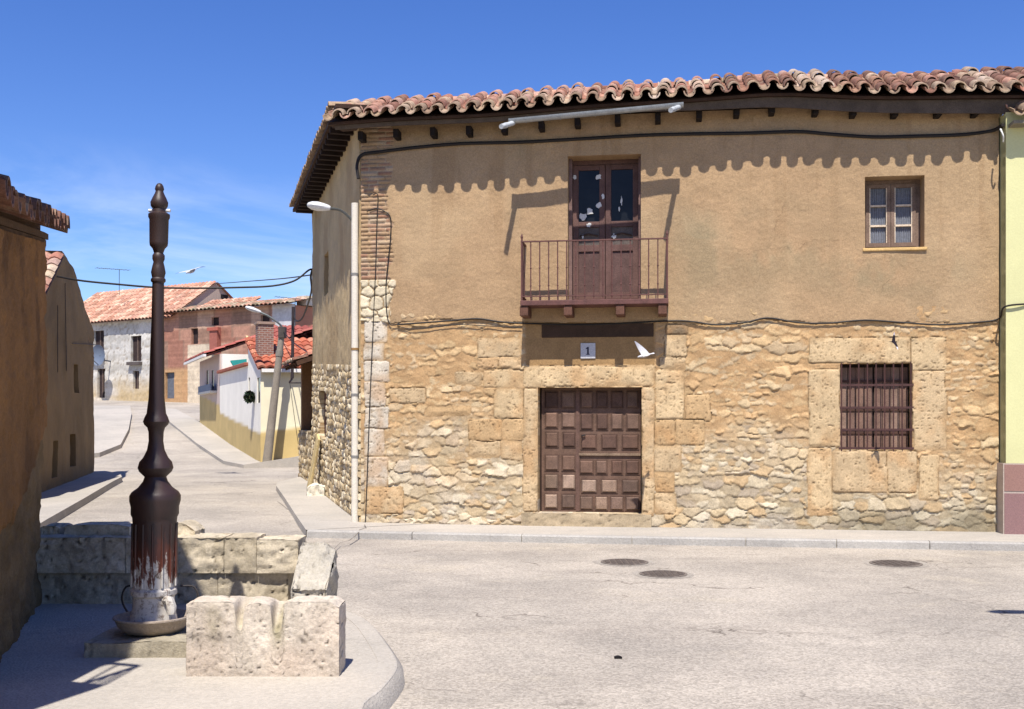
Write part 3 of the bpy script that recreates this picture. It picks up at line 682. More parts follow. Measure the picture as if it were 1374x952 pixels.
for i in range(1,nb):
    x=bs0+.02+(bs1-bs0-.04)*i/nb; mb.tube([(x,ys,zsl-.01),(x,ys,zrl)],.0095,6,BC)
    for f in (.25,.55): z=zsl+(zrl-zsl)*f; mb.tube([(x,ys,z-.012),(x,ys,z),(x,ys,z+.012)],[.01,.017,.01],6,BC)
mb.build('railing',M['iron'],bal)
for px in (703,762,832,889):
    s,_=fs(px,415,BO-.03); mb=MB(); mb.box(s-.062,s+.062,-BO+.02,.15,zbt-.15,zbt-.003,C(120,84,68,.62)); mb.build('bracket',M['wood'],bal,bevel=.012)
# balcony door
d0,d1,e0,e1=bdoor_r; dy=.30
FW=C(122,92,84,.62); mb=MB(); bd=None
mb.box(d0,d0+.05,dy-.16,dy+.05,e0,e1,C(140,112,104,.65)); mb.box(d1-.04,d1,dy-.16,dy+.05,e0,e1,C(140,112,104,.65)); mb.box(d0+.05,d1-.04,dy-.02,dy+.05,e1-.07,e1,FW); mb.box(d0+.05,d1-.04,dy-.02,dy+.05,e0,e0+.05,C(196,176,150,.7))
bd=mb.build('balcony_door',M['wood'],house,bevel=.006); bd['label']='weathered double balcony door with torn paper on its panes'
xm=(d0+d1)/2; Hd=e1-e0
for (a,b) in ((d0+.052,xm-.004),(xm+.004,d1-.042)):
    mb=MB(); st=.085
    mb.box(a,a+st,dy-.03,dy+.02,e0+.055,e1-.075,FW); mb.box(b-st,b,dy-.03,dy+.02,e0+.055,e1-.075,FW)
    rails=[(e0+.055,e0+.16),(e0+Hd*.36,e0+Hd*.405),(e0+Hd*.53,e0+Hd*.57),(e1-.15,e1-.075)]
    for z0,z1 in rails: mb.box(a+st,b-st,dy-.03,dy+.02,z0,z1,FW)
    mb.box(a+st,b-st,dy-.01,dy+.01,e0+.16,e0+Hd*.36,C(112,86,80,.62)); mb.box(a+st,b-st,dy-.01,dy+.01,e0+Hd*.405,e0+Hd*.53,C(118,106,98,.62))
    mb.tube([(a+st+.02,dy-.025,e0+Hd*.47),((a+b)/2,dy-.04,e0+Hd*.485),(b-st-.02,dy-.025,e0+Hd*.47)],.012,6,C(90,70,62,.6))
    lf=mb.build('door_leaf',M['wood'],bd,bevel=.005)
    mb=MB(); mb.box(a+st,b-st,dy-.004,dy+.004,e0+Hd*.57,e1-.15); mb.build('pane',M['glass'],lf)
def paper(px,py,r,seed,asp=1.0):
    rr=random.Random(seed); s,z=fs(px,py,-(dy-.034)); n=11; vs=[]; 
    for k in range(n):
        t=2*math.pi*k/n; q=r*rr.uniform(.55,1.15); vs.append((s+q*math.cos(t)*asp,dy-.034,z+q*math.sin(t)))
    vs+= [(x,y+.002,z_) for x,y,z_ in vs]
    mb=MB(); mb.add(vs,[tuple(range(n))[::-1],tuple(range(n,2*n))]+[(i,(i+1)%n,n+(i+1)%n,n+i) for i in range(n)],C(226,222,214,.8)); mb.build('paper_scrap',M['enamel'],bd)
for i,q in enumerate(((771,238,.055,.6),(803,238,.06,1),(782,291,.085,.8),(791,284,.075,1),(804,275,.07,.9),(809,264,.05,.6),(790,302,.05,1),(782,318,.06,.4),(824,317,.055,1),(834,270,.10,.22),(831,281,.06,.3),(858,260,.035,.7))): paper(q[0],q[1],q[2]*.8,i,q[3])
# ---- upper window
a0,a1,z0,z1=win_up; wy=.28; WW=C(148,124,108,.6); WL=C(226,206,180,.8)
mb=MB(); mb.box(a0,a0+.06,wy-.03,wy+.05,z0,z1,WW); mb.box(a1-.06,a1,wy-.03,wy+.05,z0,z1,WW); mb.box(a0+.06,a1-.06,wy-.03,wy+.05,z1-.06,z1,WW); mb.box(a0+.06,a1-.06,wy-.03,wy+.05,z0,z0+.05,WW)
uw=mb.build('window',M['wood'],house,bevel=.005); uw['label']='small wooden casement window with lace curtains in the upper wall'
xm=(a0+a1)/2
for (a,b) in ((a0+.062,xm-.003),(xm+.003,a1-.062)):
    mb=MB(); st=.05; Z0=z0+.052; Z1=z1-.062
    mb.box(a,a+st,wy-.045,wy+.01,Z0,Z1,WW); mb.box(b-st,b,wy-.045,wy+.01,Z0,Z1,WW); mb.box(a+st,b-st,wy-.045,wy+.01,Z0,Z0+.06,WW); mb.box(a+st,b-st,wy-.045,wy+.01,Z1-.05,Z1,WW)
    for f in (.34,.66): zz=Z0+(Z1-Z0)*f; mb.box(a+st,b-st,wy-.04,wy,zz-.013,zz+.013,WL)
    for q in ((a+st,a+st+.012),(b-st-.012,b-st)): mb.box(q[0],q[1],wy-.04,wy-.01,Z0+.06,Z1-.05,WL)
    cs=mb.build('casement',M['wood'],uw)
    mb=MB(); n=26
    vs=[(a+st+(b-a-2*st)*i/n,wy+.0+.008*math.sin(i*1.9),z) for z in (Z0+.06,Z1-.05) for i in range(n+1)]
    mb.add(vs,[(i,i+1,n+2+i,n+1+i) for i in range(n)],C(152,156,166,.55)); mb.build('curtain',surf('lace',C(255,255,255,1),var=.18,vs=25,fine=.3,fs=110,bump=.2),cs)
mb=MB(); s0,_=fs(1157,335); s1,_=fs(1243,335); mb.box(s0,s1,-.06,.22,z0-.045,z0-.002,C(222,184,122,.8)); mb.build('window_sill',M['stone'],uw,bevel=.01)
# ---- barred lower window
a0,a1,z0,z1=win_lo; wy=.2
mb=MB(); mb.box(a0,a1,wy+.02,wy+.06,z0,z1,C(58,44,40,.5)); lw=mb.build('barred_window',M['wood'],house); lw['label']='square window closed by shutters behind iron bars'
n=8; Hs=z1-z0
for side in (0,1):
    mb=MB(); x0=a0+(a1-a0)*(.02 if side==0 else .51); x1=a0+(a1-a0)*(.49 if side==0 else .98)
    for i in range(4):
        p0=x0+(x1-x0)*i/4+.004; p1=x0+(x1-x0)*(i+1)/4-.004; c=random.choice((C(150,118,102,.66),C(158,130,114,.68),C(142,112,98,.64)))
        mb.box(p0,p1,wy-.012,wy+.015,z0+.01,z1-.05,c)
    for f in (.2,.47,.8): mb.box(x0,x1,wy-.03,wy-.013,z0+Hs*f-.018,z0+Hs*f+.018,C(104,76,66,.6))
    mb.build('shutter',M['wood'],lw)
mb=MB(); IR=C(92,58,52,.6)
for i in range(9):
    x=a0+.02+(a1-a0-.04)*i/8; mb.tube([(x,-.01,z0-.02),(x,-.01,z1+.02)],.0105,6,IR)
for f in (.02,.235,.49,.75): mb.bar((a0-.02,-.012,z0+Hs*f),(a1+.02,-.012,z0+Hs*f),.012,.03,IR)
mb.build('window_bars',M['iron'],lw)

# ------------------------------------------------------------------ things on the house wall
def wl(s,o,z):                                            # house point -> world
    return Vector((P0.x+ux*s+uy*o, P0.y+uy*s-ux*o, z))
def wp(px,py,o=.05): s,z=fs(px,py,o); return wl(s,o,z)
def smooth_path(pts,n=6):
    pts=[Vector(p) for p in pts]; out=[]
    for i in range(len(pts)-1):
        a,b,c,d=pts[max(i-1,0)],pts[i],pts[i+1],pts[min(i+2,len(pts)-1)]
        for k in range(n):
            t=k/n; out.append(.5*((2*b)+(c-a)*t+(2*a-5*b+4*c-d)*t*t+(3*b-a-3*c+d)*t**3))
    return out+[pts[-1]]
def cable(name,label,pts,r,group=None,n=6,seg=6):
    group=group or ('overhead wires across the side street' if name=='overhead_wire' else 'electric cables on the house front')
    mb=MB(); mb.tube(smooth_path(pts,n),r,seg); return tag(mb.build(name,M['cable'],smooth=True),label,'cable',group)
cable('electric_cable','thick black cable sagging along the upper wall under the tiled eave',[wp(481,240,.16),wp(479,222,.12),wp(486,208),wp(510,204),wp(560,198),wp(620,193),wp(700,191),wp(790,186),wp(860,182),wp(930,180),wp(1000,179),wp(1070,177),wp(1110,180),wp(1170,184),wp(1230,183),wp(1290,181),wp(1330,176),wp(1346,168,.3)],.026)
cable('electric_cable','black cable running along the line between render and stone, either side of balcony',[wp(533,436,.06),wp(560,434,.06),wp(600,431),wp(640,428),wp(670,432),wp(700,434),wp(790,436,.03),wp(897,431),wp(930,432),wp(960,436),wp(1000,433),wp(1030,427),wp(1070,433),wp(1110,434),wp(1160,430),wp(1210,433),wp(1260,436),wp(1310,433),wp(1340,428),wp(1348,412,.3),wp(1380,408,.3)],.013)
cable('electric_cable','thin cable hanging below the long wall cable beside the balcony',[wp(533,438),wp(560,442),wp(610,436),wp(660,438),wp(700,440)],.007)
cable('electric_cable','black cable dropping down the brick corner to the wall cable',[wp(492,284),wp(505,280),wp(516,284),wp(524,293),wp(524,320),wp(521,350),wp(518,385),wp(519,420),wp(524,436),wp(536,434)],.009)
cable('electric_cable','thin straight cable running down the whole corner to the pavement',[wp(500,262),wp(507,262),wp(506,290),wp(504,360),wp(501,430),wp(497,520),wp(494,600),wp(491,680),wp(490,704)],.007)
mb=MB(); s,z=fs(789,471,.03); p=wl(s,.03,z)
pl=thing('house_number_plate','small white enamel plate with the number 1 above the gate','number plate',p,math.atan2(uy,ux))
mb.box(-.11,.11,-.006,.006,-.115,.115,C(206,204,206,.75)); mb.build('plate',M['enamel'],pl,bevel=.004)
mb=MB(); mb.box(-.012,.012,-.010,-.0065,-.05,.055,C(40,38,60)); mb.box(-.026,.026,-.010,-.0065,-.06,-.048,C(40,38,60)); mb.add([(-.012,-.010,.055),(-.012,-.010,.03),(-.032,-.010,.022),(-.032,-.010,.034)],[(0,1,2,3)],C(40,38,60)); mb.build('numeral',M['enamel'],pl)
# street lamp on the corner
def lamp_parts(t, pts, head_dir, r=.022, hl=.42):
    mb=MB(); mb.tube(smooth_path(pts,5),r,8,C(196,196,190,.75)); mb.build('arm',M['zinc'],t,smooth=True)
    e=Vector(pts[-1]); d=Vector(head_dir).normalized(); up=Vector((0,0,1)); sd=d.cross(up).normalized(); upn=sd.cross(d)
    mb=MB(); n=10; rings=[(-.05,.03,.03),(0,.05,.045),(.10,.075,.06),(.22,.095,.07),(.34,.09,.06),(.42,.05,.035),(.44,.01,.01)]
    vs=[]
    for (x,a,b) in rings:
        for k in range(n):
            tt=2*math.pi*k/n; vs.append(e+d*(x*hl/.42)+sd*(math.cos(tt)*a)+upn*(math.sin(tt)*b+.01))
    mb.add(vs,[(i*n+k,i*n+(k+1)%n,(i+1)*n+(k+1)%n,(i+1)*n+k) for i in range(len(rings)-1) for k in range(n)]+[tuple(range(n))[::-1],tuple((len(rings)-1)*n+k for k in range(n))],C(222,222,220,.8))
    mb.build('lamp_head',M['enamel'],t,smooth=True)
lo=S3(SL-.12,.05,0); lw0=wl(lo.x,-lo.y,0)
zl=E+(HY-306)/F*16.6
lt=thing('street_lamp','white street lamp on a curved arm fixed to the house corner','street lamp',(lw0.x,lw0.y,zl))
h=W(440,280,16.3)-Vector((lw0.x,lw0.y,zl)); q=Vector((0,0,0))
lamp_parts(lt,[q,q.lerp(h,.25)+Vector((0,0,.09)),q.lerp(h,.6)+Vector((0,0,.10)),h],(-.95,-.1,.12),hl=.30)
mb=MB(); mb.box(-.04,.04,-.05,.03,-.22,.1,C(120,112,104,.6)); mb.tube([(0,-.04,-.15),(-.03,-.07,-.05),(0,-.02,.02)],.01,6,C(60,50,44)); mb.build('wall_plate',M['zinc'],lt,bevel=.006)
# birds
def bird(name,label,loc,rot,span,col,tipc,wl_=(.5,.35),wr=(.5,.35),group=None,tailc=None,sweep=.12):
    """continuous bird: body along +x, two cambered wings; wl_/wr = (inner, outer) lift angle of each wing"""
    L_=span*.55; mb=MB(); n=10
    prof=[(.50,.006,0),(.46,.028,.004),(.40,.045,.012),(.33,.050,.012),(.26,.060,.004),(.12,.085,-.006),(-.05,.09,-.008),(-.20,.066,0),(-.32,.045,.004),(-.42,.05,.004),(-.55,.06,.004)]
    vs=[]; cc=[]
    for i,(x,r,z) in enumerate(prof):
        fl=1.0 if i<8 else (.5 if i==8 else .14)
        wd=1.0 if i<9 else 1.5
        for k in range(n):
            t=2*math.pi*k/n; vs.append((x*L_,r*L_*1.1*wd*math.cos(t),(z+r*1.1*fl*math.sin(t))*L_)); cc.append(tailc if (tailc and i>8) else col)
    fc=[(i*n+k,i*n+(k+1)%n,(i+1)*n+(k+1)%n,(i+1)*n+k) for i in range(len(prof)-1) for k in range(n)]+[tuple(range(n))[::-1],tuple((len(prof)-1)*n+k for k in range(n))]
    b=len(mb.v); mb.v+=vs; mb.c+=cc; mb.f+=fc
    for sgn,(li,lo_) in ((1,wl_),(-1,wr)):
        y,z=0,.03*L_; st=[]
        hs=span/2; m=8
        for i in range(m+1):
            f=i/m; ang=li+(lo_-li)*f
            if i: y+=hs/m*math.cos(ang); z+=hs/m*math.sin(ang)
            ch=L_*(.42*(1-f**1.7)+.05); le=L_*.22-sweep*hs*f**2*1.2+.05*L_*math.sin(f*3)
            st.append((y,z,le,ch,ang,f))
        vs=[];cc=[]
        for (y,z,le,ch,ang,f) in st:
            for (u,t) in ((0,0),(.15,.035),(.45,.03),(1,.004),(.45,-.012),(.15,-.012)):
                tt=t*ch*1.2; vs.append((le-u*ch,sgn*(y-math.sin(ang)*tt),z+math.cos(ang)*tt)); cc.append(tipc if f>.72 else col)
        b=len(mb.v); mb.v+=vs; mb.c+=cc; k6=6
        ff=[(i*k6+k,i*k6+(k+1)%k6,(i+1)*k6+(k+1)%k6,(i+1)*k6+k) for i in range(m) for k in range(k6)]+[tuple(m*k6+k for k in range(6))]
        mb.f+=[tuple(q+b for q in (f if sgn>0 else f[::-1])) for f in ff]
    hx=.53*L_; mb.add([(hx-.03*L_,.012*L_,.004*L_),(hx-.03*L_,-.012*L_,.004*L_),(hx+.05*L_,0,-.004*L_),(hx-.03*L_,0,.018*L_)],[(0,2,1),(0,3,2),(1,2,3),(0,1,3)],C(120,96,80,.6))
    o=mb.build(name,M['feather'],smooth=True,angle=50); o.location=loc; o.rotation_euler=rot
    return tag(o,label,'bird',group or 'birds in flight')
WHB=C(228,226,228,.7)
bird('bird','white pigeon fluttering in front of the wall above the gate',W(866,477,14.9),(R(-18),R(14),R(196)),.44,WHB,C(206,204,212,.8),(R(5),R(25)),(R(50),R(88)),sweep=-.22)
bird('bird','pale pigeon with dark wing edges gliding in the blue sky',W(257,364,26),(R(14),R(20),R(-108)),.88,C(206,204,204,.75),C(70,72,84,.6),(R(12),R(-16)),(R(14),R(2)),tailc=C(60,60,72,.6))
bird('bird','small dark bird flying close to the barred window lintel',W(1199,459,14.6),(R(20),R(0),R(30)),.26,C(44,34,44,.6),C(226,216,222,.8),(R(60),R(80)),(R(-30),R(-50)))
# leaning plank and white stone at the side wall
a,d=sk(431); z0=gz(d)+.1; mb=MB()
def sw(a,o,z): p=S3(a,o,z); return wl(p.x,-p.y,p.z)
a2,d2=sk(433.5); mb.bar(sw(a,.26,z0),sw(a2,.09,E+(HY-586)/F*d2),.36,.05,C(222,196,140,.8),up=(-.963,-.271,0)); 
tag(mb.build('plank',M['wood'],bevel=.01),'pale board leaning on the cobbled side wall below its shutter','board')
a,d=sk(439); mb=MB(); p=sw(a,.2,0); 
block(mb,-.17,.17,-.13,.13,-.05,lambda x,y:.26-.5*(x*x+y*y)*4+.05*x,nx=14,ny=10,rough=.05,seed=8,col=C(232,222,200,.85),nz=6)
o=mb.build('loose_stone',M['stone'],smooth=True); o.location=(p.x,p.y,gz(p.y)+.08); tag(o,'white rounded stone at the foot of the cobbled side wall','stone')

# ------------------------------------------------------------------ stone shed beyond the house
e2=P0+Vector((v2.x*SL,v2.y*SL,0)); sd=Vector((-.298,.955,0)).normalized(); so3=Vector((-sd.y*-1,0,0))
shed=thing('stone_shed','low lean-to shed with cobble foot wall and old tiles behind the side wall','shed',e2,math.atan2(-sd.y,-sd.x))
# own axes: x runs from the far end back to the house corner (towards the camera), y inwards
shL=2.75
heightfield('cobble_wall',M['stone'],shed,-shL,0,-.1,1.42,.03,side_base,skirt='lrt')
mb=MB(); mb.box(-shL,-.01,.55,.8,-.1,3.15,C(150,112,78,.75)); mb.box(-shL,-shL+.25,.02,.54,1.3,3.1,C(150,112,78,.75)); mb.build('inner_wall',M['wall'],shed)
mb=MB(); wavy_roof(mb,(-shL-.2,-.42,2.98),(1,0,0),(0,.94,.34),(0,-.34,.94),shL+.15,1.8,cols=OLD+LICH); mb.build('shed_roof',M['tile'],shed)
mb=MB()
for x in np.linspace(-shL,-.15,7): mb.bar((x,-.36,2.93),(x,.6,3.27),.09,.1,C(92,66,50,.6))
mb.build('shed_rafters',M['wood'],shed)

# ------------------------------------------------------------------ yellow neighbour
nb_=thing('yellow_house','pale yellow rendered house with pink tiled plinth at the right edge','house',wl(FL,0,0),math.atan2(uy,ux))
NP=.28; zt=fs(1360,622,NP)[1]
def nb_fn(S,Z):
    h=(fbm(S*3,Z*3,2)-.5)*.006; c=A3(C(232,228,170,.72))*(.96+.08*fbm(S*2,Z*2,3))[...,None]; return h,c
heightfield('rendered_wall',M['paint'],nb_,0,5,zt,5.9,.06,nb_fn,O=(0.02,-NP),skirt='l')
mb=MB(); mb.box(.02,5,-NP+.015,6,zt+.01,5.95,C(232,228,170,.72)); mb.build('house_wall',M['paint'],nb_)
mb=MB(); PK=C(170,130,122,.64); mj=.012; z=0.05; x=0.0
zr=[.06,zt-.47+.0,zt]
mb.box(-.02,5,-NP-.014,3,.0,zt-.002,C(214,196,180,.66))
for j,(q0,q1) in enumerate(((.03,zt-.40),(zt-.40,zt))):
    x=-.02
    for w in ([.62]*8 if j==0 else [.30,.62,.62,.62,.62,.62,.62,.62]):
        mb.box(x+.014,min(x+w,5)-.014,-NP-.022,-NP-.013,q0+.016,q1-.016,tuple(v*random.uniform(.92,1.06) for v in PK)); x+=w
mb.build('tiled_plinth',M['enamel'],nb_)
zn=fs(1355,156,NP+.4)[1]; mb=MB()
tile_field(mb,lambda x:Vector((.10+x,-NP-.30,zn)),(1,0,0),Yv,Nv,18,.25,4,col=lambda x,j,l:random.choice(LICH if j==0 else OLD)); mb.build('eave_tiles',M['tile'],nb_,smooth=True)
mb=MB(); mb.box(.05,5,-NP-.24,1.5,zn-.06,zn-.015,C(150,140,120,.7)); mb.build('eave_board',M['wood'],nb_)
mb=MB(); s,z=fs(1345,175,NP+.05); mb.tube(smooth_path([(-.06,-NP-.03,z+.02),(-.07,-NP-.1,z-.02),(-.05,-NP-.12,z-.10),(-.03,-NP-.05,z-.16)],4),.012,6,C(206,206,200)); mb.build('cable_bracket',M['iron'],nb_)

# ------------------------------------------------------------------ pavements
top_m=lambda x,y: .1+gz(y)
fpts=[G(412,712,.1),G(700,718,.1),G(1000,723,.1),G(1374,729,.1)]
right=wl(FL+8,1.25,0); poly=[(p.x,p.y) for p in fpts]+[(right.x,right.y)]+[(wl(FL+8,-.5,0).x,wl(FL+8,-.5,0).y)]+[(wl(.4,-.6,0).x,wl(.4,-.6,0).y)]
far=Vector((-5.39,24.5)); 
side=[(-4.2,24.8),(-5.39,24.5)]
pl=[(fpts[0].x-.02,fpts[0].y+.02)]+[(p.x,p.y) for p in fpts[1:]]+[(right.x,right.y),(wl(FL+8,-1,0).x,wl(FL+8,-1,0).y),(wl(1.0,-1,0).x,wl(1.0,-1,0).y)]
mbp=MB(); mbp.prism(pl,-.2,.1); tag(mbp.build('pavement',M['slab'],bevel=.02),kind='structure')
# side arm of the pavement, following the street
mbp=MB(); edge=[(G(412,712,.1).x-.02,G(412,712,.1).y+.03),(-3.62,18.0),(-4.35,20.7),(-5.15,23.6),(-5.35,24.6),(-5.1,26.6)]
inner=[(-.95,16.6),(-1.7,19),(-2.6,22),(-3.4,24),(-4.0,26),(-4.6,27.4)]
vs=[]
for (a,b) in zip(edge,inner): vs+=[(a[0],a[1],gz(a[1])+.104),(b[0],b[1],gz(b[1])+.104),(a[0]-.015,a[1],gz(a[1])-.15)]
fcs=[]
for i in range(len(edge)-1): fcs+=[(3*i,3*i+1,3*i+4,3*i+3),(3*i+2,3*i,3*i+3,3*i+5)]
mbp.add(vs,fcs); tag(mbp.build('pavement',M['slab']),kind='structure')
# kerb stones along the road
kp=MB()
def kerb_line(name,pts,w=.13,zt=.106,n=1.0):
    mb=MB()
    for a,b in zip(pts[:-1],pts[1:]):
        a,b=Vector(a),Vector(b); L_=(b-a).length; d=(b-a).normalized(); nn=Vector((-d.y,d.x,0)); k=max(1,round(L_/n))
        for i in range(k):
            p=a+d*(L_*i/k+.006); q=a+d*(L_*(i+1)/k-.006)
            zp,zq=gz(p.y),gz(q.y); vs=[]
            for (P,zz) in ((p,zp),(q,zq)):
                for (o,z) in ((-.012,-.2),(-.004,zt-.02),(.012,zt),(w,zt),(w,-.2)): vs.append((P.x+nn.x*o,P.y+nn.y*o,zz+z))
            c=random.uniform(.92,1.06); mb.add(vs,[(i_,i_+1,i_+6,i_+5)[::-1] for i_ in range(4)]+[(0,1,2,3,4),(9,8,7,6,5)],(c,c,c))
    return tag(mb.build(name,M['kerb']),kind='structure')
kerb_line('kerb',[(p.x,p.y-.03,0) for p in fpts]+[(right.x,right.y-.03,0)],n=1.3)
# cracks
CR=surf('crack_dirt',C(150,140,128,.5),attr=False)
ribbon('crack',wob(G(490,704,.12)-Vector((0,.1,0)),G(441,752,0),10,.05),.018,.006,CR)
ribbon('crack',wob(G(365,668,.09),G(430,716,0.0),8,.02),.02,.006,CR)
ribbon('crack',wob(G(400,735),G(455,727),6,.04),.012,.006,CR)

# ------------------------------------------------------------------ foreground pavement with the water pump
PZ=.12
kpx=[(452,815),(478,824),(497,836),(512,853),(528,876),(534,890),(530,903),(512,925),(487,950)]
kp=[G(x,y,PZ) for x,y in kpx]; kp+=[Vector((-.62,5.3,PZ)),Vector((-.95,4.5,PZ)),Vector((-1.4,3.6,PZ)),Vector((-1.9,2.4,PZ)),Vector((-2.3,0,PZ)),Vector((-2.4,-8,PZ))]
kp=smooth_path(kp,4)
poly=[(p.x,p.y) for p in kp][::-1]+[(G(430,806,PZ).x,9.1),(-2.0,9.35),(-4.3,9.35),(-9,9.35),(-9,-8)]
inn=[]
for i,p in enumerate(kp):
    d=(kp[min(i+1,len(kp)-1)]-kp[max(i-1,0)]).normalized(); n=Vector((d.y,-d.x,0)); inn.append(p+n*.13)
mbp=MB(); mbp.prism(poly[::-1] if False else poly,-.15,PZ); tag(mbp.build('pavement',M['slab'],bevel=.015),kind='structure')
mbp=MB(); vs=[]
for p,q in zip(kp,inn):
    d=(p-q).normalized(); o=p+d*.05
    vs+=[(o.x,o.y,-.06),(o.x-d.x*.015,o.y-d.y*.015,.07),(p.x-d.x*.01,p.y-d.y*.01,PZ-.002),(q.x,q.y,PZ+.003),(q.x,q.y,-.05)]
mbp.add(vs,[(5*i+k,5*i+k+1,5*i+6+k,5*i+5+k) for i in range(len(kp)-1) for k in range(4)]); tag(mbp.build('kerb',M['slab'],smooth=True),kind='structure')

pd=7.5; pb=W(206,843,pd); sc_=pd/F
prof_px=[(836,27),(832,31),(826,30),(815,27),(800,27),(797,30),(791,30),(788,27),(760,27),(720,28),(700,28.5),(694,29),(690,31),(680,31),(672,33),(665,33),(660,30),(654,22),(646,16),(640,14),(633,21),(628,23),(620,21),(614,16),(604,11.4),(592,9.4),(580,9.8),(574,11.5),(570,15.5),(566,17),(560,15),(555,12.5),(548,11.8),(535,10.3),(500,9.6),(460,9.0),(430,8.0),(380,7.6),(378,9.6),(375,9.6),(373,8),(366,9.5),(358,8),(352,6.5),(348,8),(343,8),(340,6),(334,8),(330,11.5),(326,12),(295,12.5),(292,14),(288,14),(285,9),(281,8.5),(277,11),(272,11.5),(266,9),(260,6),(257,5),(254,6),(250,5),(247,3),(246,.5)]
zb_=E+(HY-836)*sc_
pump=thing('water_pump','tall cast iron column pump with peeling brown paint standing in a round basin','water pump',(pb.x,pb.y,PZ))
mb=MB(); mb.lathe([(hw*sc_,E+(HY-y)*sc_-PZ) for y,hw in prof_px],seg=36)
sh_=math.tan(R(.8)); mb.v=[(x+ (z-.2)*sh_,y,z) for x,y,z in mb.v]
col=mb.build('column',M['pumpiron'],pump,smooth=True,angle=35)
mb=MB()                                                        # cast ribs on the lower drum
for k in range(14):
    t=2*math.pi*k/14; r_=28.6*sc_; z0=E+(HY-786)*sc_-PZ; z1=E+(HY-702)*sc_-PZ
    mb.tube([(r_*math.cos(t)+(z-.2)*sh_,r_*math.sin(t),z) for z in (z0,(z0+z1)/2,z1)],.008,6)
mb.build('drum_ribs',M['pumpiron'],pump,smooth=True)
mb=MB(); z0=E+(HY-808)*sc_-PZ                                  # spout and lugs
mb.tube([(.10,-.08,z0+.03),(.15,-.12,z0+.03),(.165,-.13,z0-.01),(.165,-.13,z0-.06)],[.03,.032,.034,.03],8); mb.build('spout',M['pumpiron'],pump,smooth=True)
mb=MB(); zt_=E+(HY-283)*sc_-PZ
for sg in (-1,1):
    mb=MB(); mb.tube([(zt_*sh_+sg*.04,0,zt_),(zt_*sh_+sg*.075,0,zt_)],.012,6,C(220,220,220)); mb.build('lug',M['enamel'],pump)
mb=MB(); zb2=.16
mb.lathe([(.10,.105),(.19,.11),(.235,.15),(.258,.20),(.268,.205),(.268,.215),(.255,.218),(.235,.19),(.19,.155),(.13,.15)],seg=32,col=C(196,178,160,.62)); mb.build('basin',M['stone'],pump,smooth=True)
mb=MB()
for sg in (-1,1):
    mb=MB(); mb.tube(smooth_path([(sg*.13,.12,.16),(sg*.22,.14,.20),(sg*.27,.14,.30),(sg*.24,.14,.39),(sg*.15,.12,.40)],4),.007,6,C(50,44,42)); mb.build('bucket_rest',M['iron'],pump,smooth=True)
mb=MB(); block(mb,-.34,.34,-.36,.36,-.05,lambda x,y:.10+.008*math.sin(x*9),nx=30,ny=24,rough=.012,seed=12,col=C(196,184,160,.62),nz=4); mb.build('plinth',M['stone'],pump,smooth=True)
# trough walls of rough limestone
LS=C(230,214,186,.68); 
def lscol(p): 
    k=.85+.3*float(vnoise(np.array(p.x*9),np.array(p.z*9+p.y*5),4)); g=float(vnoise(np.array(p.x*3+4),np.array(p.z*3+p.y),8))
    c=LS if g>.45 else C(214,198,170,.64); return tuple(v*k for v in c)
td=9.16
def XX(px,d): return (px-CX)/F*d
tr=thing('stone_trough','low rough limestone trough wall of big blocks behind the pump','trough',(0,td,PZ))
zt_=E-160*td/F-PZ; zm_=E-208*td/F-PZ
edges=[40,168,300,344,400]
for i,(a,b) in enumerate(zip(edges[:-1],edges[1:])):
    mb=MB(); drop=.0 if i<3 else -.02
    block(mb,XX(a,td)+.002,XX(b,td)-.002,random.uniform(0,.02),.36,zm_+.002,lambda x,y:zt_+drop,nx=max(12,int((b-a)/3)),ny=12,rough=.022,seed=20+i,col=lscol,nz=16); mb.build('wall_block',M['stone'],tr,smooth=True)
edges=[40,200,290,385]
for i,(a,b) in enumerate(zip(edges[:-1],edges[1:])):
    mb=MB(); block(mb,XX(a,td)+.002,XX(b,td)-.002,.035+random.uniform(0,.02),.36,-.03,lambda x,y:zm_,nx=max(12,int((b-a)/3)),ny=8,rough=.022,seed=30+i,col=lambda p:tuple(v*.86 for v in lscol(p)),nz=14); mb.build('wall_block',M['stone'],tr,smooth=True)
for i,(a,b,hh,lab) in enumerate(((62,88,.075,'short shaded coping stone on trough wall against the dark house'),(95,181,.085,'long flat coping stone on trough wall left of the pump'),(226,268,.10,'pale rounded coping stone on trough wall right of the pump'))):
    d=9.5; x0,x1=XX(a,d),XX(b,d); xc=(x0+x1)/2; w=(x1-x0)/2; mb=MB()
    block(mb,-w,w,-.14,.16,-.03,lambda x,y:hh-(.5*hh*max(0,abs(x)/w-.6) if i<2 else hh*.7*(x/w)**2),nx=20,ny=8,rough=.02,seed=40+i,col=lscol,nz=5)
    o=mb.build('coping_stone',M['stone'],smooth=True); o.location=(xc,d,PZ+zt_+.005); tag(o,lab,'stone','coping stones on the trough wall')
mb=MB(); d=8.75
block(mb,XX(390,d),XX(438,d),0,.5,-.05,lambda x,y:.20+.32*min(1,y/.45)-.10*max(0,(x-XX(425,d))/.1)*(y/.5),nx=30,ny=30,rough=.036,seed=51,col=lambda p:tuple(v*.92 for v in C(216,206,188,.64)),nz=14)
o=mb.build('sloping_stone',M['stone'],smooth=True); o.location=(0,d,PZ); tag(o,'grey stone with sloping top at the right end of the trough wall','stone')
